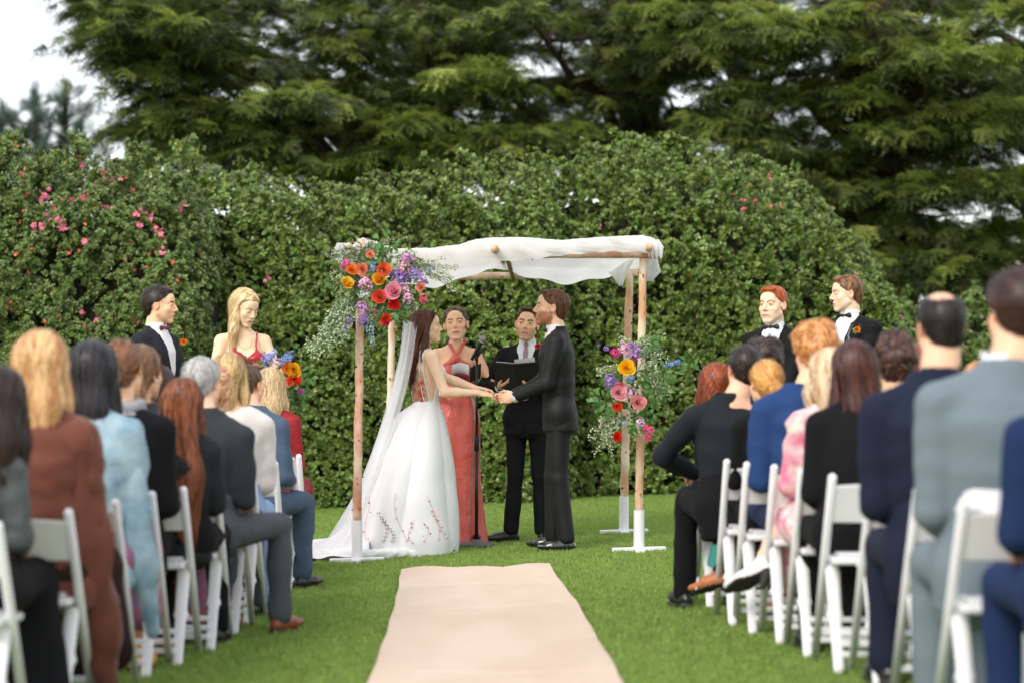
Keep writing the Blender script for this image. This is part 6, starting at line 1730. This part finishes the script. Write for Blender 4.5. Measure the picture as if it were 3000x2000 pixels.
def skirt_seated(sp, J, root, m, zlow=.12, flare=.05, h=.02):
    S = Sdf(); k = 1
    S.ell(J['O'] + A(0, .02, .0), A(.19, .17, .12), None, .03)
    K = [J['leg'][s][1] for s in (-1, 1)]; mid = (K[0] + K[1]) / 2
    for s in (-1, 1):
        S.cone(J['leg'][s][0], J['leg'][s][1], .10, .075, k=.05); S.cone(J['leg'][s][1], J['leg'][s][1] * A(1, 1, 0) + A(s * flare, -.03, zlow), .075, .07 + flare * .5, k=.06)
    S.cone(J['leg'][-1][0] * .5 + J['leg'][1][0] * .5, mid, .09, .07, k=.06); S.cone(mid, mid * A(1, 1, 0) + A(0, -.04, zlow), .07, .08 + flare, k=.06)
    v, f = S.mesh(h); v = wrinkles(v, f, .010, 11, sp['seed'], (1, 1, .3)); return obj('skirt', v, f, m, root)
def shoe_pair(J, root, m, heel=0.): shoes(J, root, m, heel=heel, hi=False)
H = lambda kind, c1, c2, **k: dict(kind=kind, c1=c1, c2=c2, **k)
NAVY = cloth('navy wool', '#1c2236', wr=.008); BLUE = cloth('bright blue wool', '#243f6e', wr=.008); SLATE = cloth('slate blue wool', '#4a5b70', wr=.008); GREY = cloth('light grey wool', '#6f7c84', wr=.008)
GREYD = cloth('dark grey wool', '#33383c', wr=.008); BLK_K = cloth('black knit', '#141417', rough=.9, wr=.01); CAMB = mat('brown shawl wool', '#6b3a2c', rough=.9, sheen=.3, bump=(160, .004), wrinkle=(5, .02))
DENIM = mat('light blue denim', '#a0b9c6', rough=.9, var=(9, .8, '#6c8fa2'), bump=(260, .002), wrinkle=(8, .02)); CREAM = mat('cream knit', '#d8d2cf', rough=.95, sheen=.3, bump=(190, .004), wrinkle=(8, .012))
REDL = mat('red chiffon', '#a5141c', rough=.6, var=(40, .6, '#6e0c14'), transl=.15); LEATH = mat('grey leather', '#4a4f52', rough=.45, wrinkle=(10, .02))
FLOR = mat('pink floral print', '#e6d6cc', rough=.8, var=(13, .9, '#d8628c')); FLORP = mat('purple floral print', '#7c6a94', rough=.8, var=(34, .9, '#b04a50'))
BROWN_SH = mat('brown leather shoe', '#8a3f22', rough=.35, spec=.6); TAN = mat('tan sandal leather', '#b06a3c', rough=.5); TIGHTS = cloth('black trousers', '#121214')

# --- left side, from the aisle front to the camera
sp, r_, J = guest(792, 1072, 15.2, -5, 'f', 'woman with wavy half-up blonde hair and sheer red dress in the front left seat', hair_=H('wavy', '#a8875c', '#e6cfa6', len=.22, wd=.075, curl=.45, n=700, seed=61, vol=.004))
coat(sp, J, r_, REDL, collar=False, openneck=False); skirt_seated(sp, J, r_, REDL, .02, .0); shoe_pair(J, r_, REDL)
sp, r_, J = guest(703, 1060, 13.95, -24, 'm', 'man in slate-blue suit with short brown hair and a reddened ear', dx=.06, hair_=H('short', '#3a2a20', '#6a5240', seed=62), w=1.02, skin='#e0a088')
coat(sp, J, r_, SLATE, wr=.008); trousers(sp, J, r_, SLATE, .018, False, .008); shoe_pair(J, r_, LEATHER_BLACK)
sp, r_, J = guest(648, 1030, 12.75, -5, 'f', 'woman with long straight blonde hair and cream knit cardigan', hair_=H('long', '#8a6a40', '#dcbd86', len=.20, wd=.055, n=650, seed=63), dx=.03, w=1.1)
coat(sp, J, r_, CREAM, collar=False, loose=.012, wr=.01); trousers(sp, J, r_, cloth('pale blue trousers', '#8fa6c8'), .02, False); shoe_pair(J, r_, mat('blue shoe', '#3a6ac0', rough=.4))
sp, r_, J = guest(628, 1078, 12.2, -5, 'f', 'person with short curly strawberry-blonde hair, half hidden by the grey-haired man', hair_=H('curly', '#b0764e', '#f0c8a0', seed=64, vol=-.004, n=500), skin='#e0a890')
coat(sp, J, r_, GREYD, collar=True); trousers(sp, J, r_, GREYD, .022, False); shoe_pair(J, r_, LEATHER_BLACK)
sp, r_, J = guest(548, 1039, 11.5, -20, 'm', 'grey-haired man in charcoal suit, knee towards the aisle, brown shoes and dotted socks', hair_=H('short', '#8a8a8a', '#c9c6c2', seed=65, vol=.006), dx=.06, w=1.05, skin='#e0a890',
    legs={1: [(.19, .45, .54), (.20, .44, .10), (.1, 1, 0)]})
coat(sp, J, r_, GREYD, wr=.008); t_ = trousers(sp, J, r_, cloth('mid grey trousers', '#50565c'), .016, False, .006)
shoe_pair(J, r_, BROWN_SH)
for s in (-1, 1):
    L = J['leg'][s]; v, f = tube([L[2] + A(0, 0, .10), L[2] + A(0, 0, .0), L[2] + A(0, 0, -.02)], [.050, .044, .046], 14); obj('sock', v, f, mat('navy dotted sock', '#16233c', rough=.9, var=(90, .8, '#6a9aa8')), r_)
sp, r_, J = guest(510, 1105, 10.95, -5, 'f', 'woman with very long auburn hair hanging over a dark jacket', hair_=H('long', '#3a1a10', '#a05a34', len=.62, wd=.085, n=900, seed=66, sw=.007, down=(.05, -.10, -1), curl=.12), w=1.05)
coat(sp, J, r_, cloth('dark green-grey wool', '#23282a', wr=.01), wr=.01, loose=.01); trousers(sp, J, r_, TIGHTS, .02, False); shoe_pair(J, r_, LEATHER_BLACK)
sp, r_, J = guest(402, 1008, 11.35, -5, 'f', 'woman with pearl earring and long dark-blonde hair, just right of the grey scarf', hair_=H('long', '#4a3020', '#9a7450', len=.25, wd=.06, n=500, seed=67, sides=(-1,)), head=(-26, 0, 0))
coat(sp, J, r_, GREYD); ball('earring', J['C'] + J['Rh'] @ A(.086, .002, -.036), .008, PEARL, r_); skirt_seated(sp, J, r_, FLORP)
sp, r_, J = guest(443, 1065, 12.4, -5, 'f', 'dark-brown-haired woman low behind the grey-haired man', hair_=H('long', '#1e1210', '#4c3430', len=.25, wd=.075, n=450, seed=68))
coat(sp, J, r_, BLK_K); skirt_seated(sp, J, r_, BLK_K)
sp, r_, J = guest(338, 990, 10.5, -5, 'f', 'short-haired woman in black coat with thick grey scarf', hair_=H('bun', '#4a2a1c', '#9a6a4c', n=500, seed=69), w=1.12)
coat(sp, J, r_, BLK_K, loose=.016, wr=.006, collar=False); trousers(sp, J, r_, TIGHTS, .02, False); shoe_pair(J, r_, LEATHER_BLACK)
S = Sdf(); k = J['k']
for z, rr in ((.50, .098), (.535, .085), (.575, .076)): 
    for a in range(14):
        an, bn = a / 14 * 6.283, (a + 1) / 14 * 6.283; S.cone(J['T'](rr * math.cos(an), rr * .85 * math.sin(an), z + .01 * math.sin(an)), J['T'](rr * math.cos(bn), rr * .85 * math.sin(bn), z + .01 * math.sin(bn)), .024, k=.01)
v, f = S.mesh(.011); v = wrinkles(v, f, .004, 30, 3, (1, 1, 3)); obj('scarf', v, f, mat('grey scarf wool', '#9c9ca0', rough=.95, bump=(150, .004), sheen=.3), r_)
sp, r_, J = guest(252, 995, 9.95, -5, 'f', 'black-haired woman in light blue denim jacket with floral skirt and yellow sandals', hair_=H('long', '#0e0d0f', '#37343a', len=.30, wd=.075, n=550, seed=70), w=1.05, skin='#c98e6c')
coat(sp, J, r_, DENIM, loose=.012, wr=.014, collar=True); skirt_seated(sp, J, r_, FLORP, .28, .02); shoe_pair(J, r_, mat('yellow sandal', '#d8a23a', rough=.5))
S = Sdf(); e_ = J['arm'][1]['E']; S.cone(J['T'](.16, -.02, .36), J['T'](.20, .02, -.02), .06, .052, k=.05, flat=((0, 1, 0), .55)); S.cone(J['T'](.20, .02, -.02), J['T'](.235, .05, -.28), .052, .03, k=.05, flat=((0, 1, 0), .55)); v, f = S.mesh(.017); v = wrinkles(v, f, .008, 16, 5, (1, 1, .4)); obj('jacket_tail', v, f, DENIM, r_)
sp, r_, J = guest(112, 970, 9.2, -5, 'f', 'strawberry-blonde woman wrapped in a long brown shawl', hair_=H('wavy', '#a86e3a', '#ecc896', len=.26, wd=.085, n=650, seed=71, curl=.25, vol=.006, sw=.008), w=1.08)
coat(sp, J, r_, CAMB, loose=.015, wr=.012, collar=False)
S = Sdf(); T = J['T']; S.cone(T(-.12, -.02, .46), T(.14, -.02, .46), .07, .07, k=.05); S.cone(T(.12, -.02, .42), T(.175, .0, .10), .075, .065, k=.06, flat=((0, 1, 0), .7)); S.cone(T(.175, .0, .10), T(.19, .05, -.22), .062, .066, k=.05, flat=((0, 1, 0), .6)); S.cone(T(.19, .05, -.22), T(.205, .08, -.44), .066, .05, k=.05, flat=((0, 1, 0), .6)); S.cone(T(-.1, -.03, .42), T(0, -.03, .02), .10, .12, k=.06, flat=((0, 1, 0), .4))
v, f = S.mesh(.018); v = wrinkles(v, f, .018, 13, 12, (1.4, 1.4, .2)); obj('shawl', v, f, CAMB, r_); skirt_seated(sp, J, r_, cloth('dark brown wool', '#2c1c18'), .2); shoe_pair(J, r_, LEATHER_BLACK)
sp, r_, J = guest(-30, 1064, 8.55, -5, 'f', 'dark-haired woman in grey leather jacket cut by the left edge', dx=-.09, hair_=H('long', '#120d0c', '#3a2520', len=.28, wd=.085, n=500, seed=72, sw=.008), w=.9)
coat(sp, J, r_, LEATH, loose=.012, wr=.014); skirt_seated(sp, J, r_, BLK_K); shoe_pair(J, r_, LEATHER_BLACK)

# --- right side, from the aisle front to the camera
AR = {-1: dict(w=(-.17, .24, .68), pole=(-1, -.3, -.4)), 1: dict(w=(.02, .28, .68), pole=(1, -.4, -.6))}
sp, r_, J = guest(2112, 1062, 12.95, 6, 'f', 'woman with curly auburn hair and black top at the front right', hair_=H('wavy', '#4a1c10', '#a8542c', len=.16, wd=.075, curl=.8, n=750, seed=81, vol=.012), lean=(8, 0, 0), arms=AR)
coat(sp, J, r_, BLK_K, collar=False, loose=.01); trousers(sp, J, r_, TIGHTS, .02, False); shoe_pair(J, r_, LEATHER_BLACK)
sp, r_, J = guest(2195, 1000, 12.0, 6, 'm', 'dark-haired man in charcoal suit leaning forward with elbow out at front right', hair_=H('short', '#15100e', '#3a2a24', seed=82), lean=(4, 0, 0), dx=-.08, w=1.05, skin='#e0a088', arms={-1: dict(w=(-.12, .33, .70), pole=(-1.5, -.2, -.1)), 1: AR[1]}, legs={-1: [(-.14, .46, .56), (-.15, .50, .09), (-.2, 1, 0)]})
coat(sp, J, r_, cloth('charcoal blue wool', '#1f2329', wr=.008), wr=.008); trousers(sp, J, r_, BLK_K, .017, False, .006); shoe_pair(J, r_, LEATHER_BLACK)
sp, r_, J = guest(2262, 990, 12.75, 6, 'm', 'man with curly dark hair in navy jacket behind the blonde bun', hair_=H('curly', '#1c1412', '#4c3a34', seed=83, n=650), dx=-.04)
coat(sp, J, r_, NAVY); trousers(sp, J, r_, NAVY, .02, False); shoe_pair(J, r_, LEATHER_BLACK)
STRAP = mat('white strappy leather', (.75, .75, .72), rough=.4)
sp, r_, J = guest(2268, 1048, 11.5, 6, 'f', 'woman with low blonde bun and black blazer, crossed leg in a white strappy sandal', hair_=H('bun', '#9a5f28', '#e8b468', n=800, seed=84, sw=.005),
    legs={-1: [(-.07, .44, .60), (-.16, .36, .25), (-1, .45, -.35)]})
coat(sp, J, r_, BLK_K, wr=.006); trousers(sp, J, r_, TIGHTS, .018, False, .005); shoe_pair(J, r_, TAN, .05)
L = J['leg'][-1]; mb = MB()
for t in (.02, .06, .10, .14):
    c = L[2] + L[3] * t - A(0, 0, .03 + .1 * t); sd_ = norm(np.cross(L[3], A(0, 0, 1))); mb.tube([c - sd_ * .045 - A(0, 0, .02), c + A(0, 0, .035), c + sd_ * .045 - A(0, 0, .02)], .006, 6)
mb.build('sandal_strap', STRAP, r_, smooth=True)
v, f = tube([L[2] + A(0, 0, .12), L[2] + A(0, 0, .02)], [.065, .08], 14, False); v = v + rng.normal(size=v.shape) * .008; obj('trouser_fringe', v, f, mat('teal fringe', '#2f7a70', rough=.9), r_)
sp, r_, J = guest(2412, 945, 11.1, 6, 'm', 'man with curly strawberry-blond hair in bright blue suit', hair_=H('curly', '#a8622c', '#f0b878', seed=85, n=700, vol=-.002), dx=-.07, w=.98, legs={-1: [(-.15, .46, .58), (.02, .5, .16), (.3, 1, 0)]})
coat(sp, J, r_, BLUE, wr=.008); trousers(sp, J, r_, cloth('navy blue trousers', '#25304e'), .017, False, .006); shoe_pair(J, r_, mat('red-brown sneaker', '#9a3a34', rough=.5))
sp, r_, J = guest(2432, 1010, 10.6, 6, 'f', 'woman with pale blonde wavy hair in pink floral dress, crossed leg with block heel', hair_=H('wavy', '#b89468', '#f0dcc0', len=.16, wd=.07, n=600, seed=86, curl=.4, sw=.007), dx=.0, legs={-1: [(-.07, .45, .60), (-.22, .38, .34), (-.9, .8, -.5)]})
coat(sp, J, r_, FLOR, collar=False, wr=.01); skirt_seated(sp, J, r_, FLOR, .30, .03); shoe_pair(J, r_, mat('white block heel shoe', (.72, .70, .68), rough=.4), .05)
sp, r_, J = guest(2522, 990, 9.95, 6, 'f', 'woman with sleek dark brown hair over a black blazer', hair_=H('long', '#140d0d', '#5a3028', len=.33, wd=.078, n=700, seed=87, sw=.007, down=(.12, -.06, -1)), w=1.1)
coat(sp, J, r_, BLK_K, wr=.006, loose=.01); trousers(sp, J, r_, TIGHTS, .02, False); shoe_pair(J, r_, LEATHER_BLACK)
bg = empty('handbag', (px(2500, 9.7), 10.0, gz(1.4)), R(20), 'small black handbag with gold chain beside the black blazer', 'bag')
S = Sdf(); S.ell(A(0, 0, .52), A(.10, .04, .075), None, .01); v, f = S.mesh(.012); obj('bag_body', v, f, LEATHER_BLACK, bg)
v, f = tube([A(-.06, 0, .57), A(.02, -.05, .72), A(.10, -.04, .86)], .006, 6); obj('strap', v, f, mat('gold chain', (.6, .45, .2), metal=1, rough=.35), bg)
sp, r_, J = guest(2632, 978, 10.9, 6, 'm', 'man with wavy dark brown hair, white collar and light grey jacket behind the balding man', hair_=H('curly', '#1e1412', '#6a483c', seed=88, n=550, vol=-.006))
jacket(sp, J, r_, GREY, .0165, False, shirt=True, lapel=False); trousers(sp, J, r_, GREY, .022, False); shoe_pair(J, r_, LEATHER_BLACK)
sp, r_, J = guest(2700, 1000, 11.7, 6, 'f', 'woman with auburn hair, half hidden left of the balding man', hair_=H('long', '#3a1c18', '#80443a', len=.2, wd=.07, n=400, seed=89))
coat(sp, J, r_, BLK_K); skirt_seated(sp, J, r_, BLK_K)
sp, r_, J = guest(2908, 1085, 10.0, 6, 'f', 'woman with ginger-blonde hair glimpsed between the two tall men at right', hair_=H('wavy', '#a8622c', '#e8b070', len=.15, wd=.07, n=400, seed=90))
coat(sp, J, r_, BLK_K); skirt_seated(sp, J, r_, BLK_K)
sp, r_, J = guest(2800, 838, 8.75, 6, 'm', 'dark-haired man with a bald spot in navy suit', hair_=H('bald', '#17110f', '#2c2220', seed=91, n=600, sw=.006), dx=-.03, w=1.12, skin='#dba48a')
sp['hk'] = 1.05; coat(sp, J, r_, NAVY, wr=.007); trousers(sp, J, r_, NAVY, .02, False); shoe_pair(J, r_, LEATHER_BLACK)
sp, r_, J = guest(2985, 778, 7.95, 6, 'm', 'tall dark-brown-haired man with white collar and grey suit at the right edge', hair_=H('slick', '#22120e', '#4a2a20', seed=92, n=700, vol=.012, sw=.006), dx=-.05, w=1.08, skin='#dba48a')
jacket(sp, J, r_, GREY, .0165, False, shirt=True, lapel=False, wr=.005); trousers(sp, J, r_, GREY, .02, False); shoe_pair(J, r_, LEATHER_BLACK)
sp, r_, J = guest(3190, 900, 7.1, 6, 'm', 'man in dark blue suit cut by the right edge, nearest the camera', hair_=H('short', '#2a1a14', '#4a3026', seed=93), w=1.05)
coat(sp, J, r_, cloth('deep blue wool', '#1b2c52', wr=.008)); trousers(sp, J, r_, cloth('deep blue wool'  , '#1b2c52'), .02, False); shoe_pair(J, r_, LEATHER_BLACK)
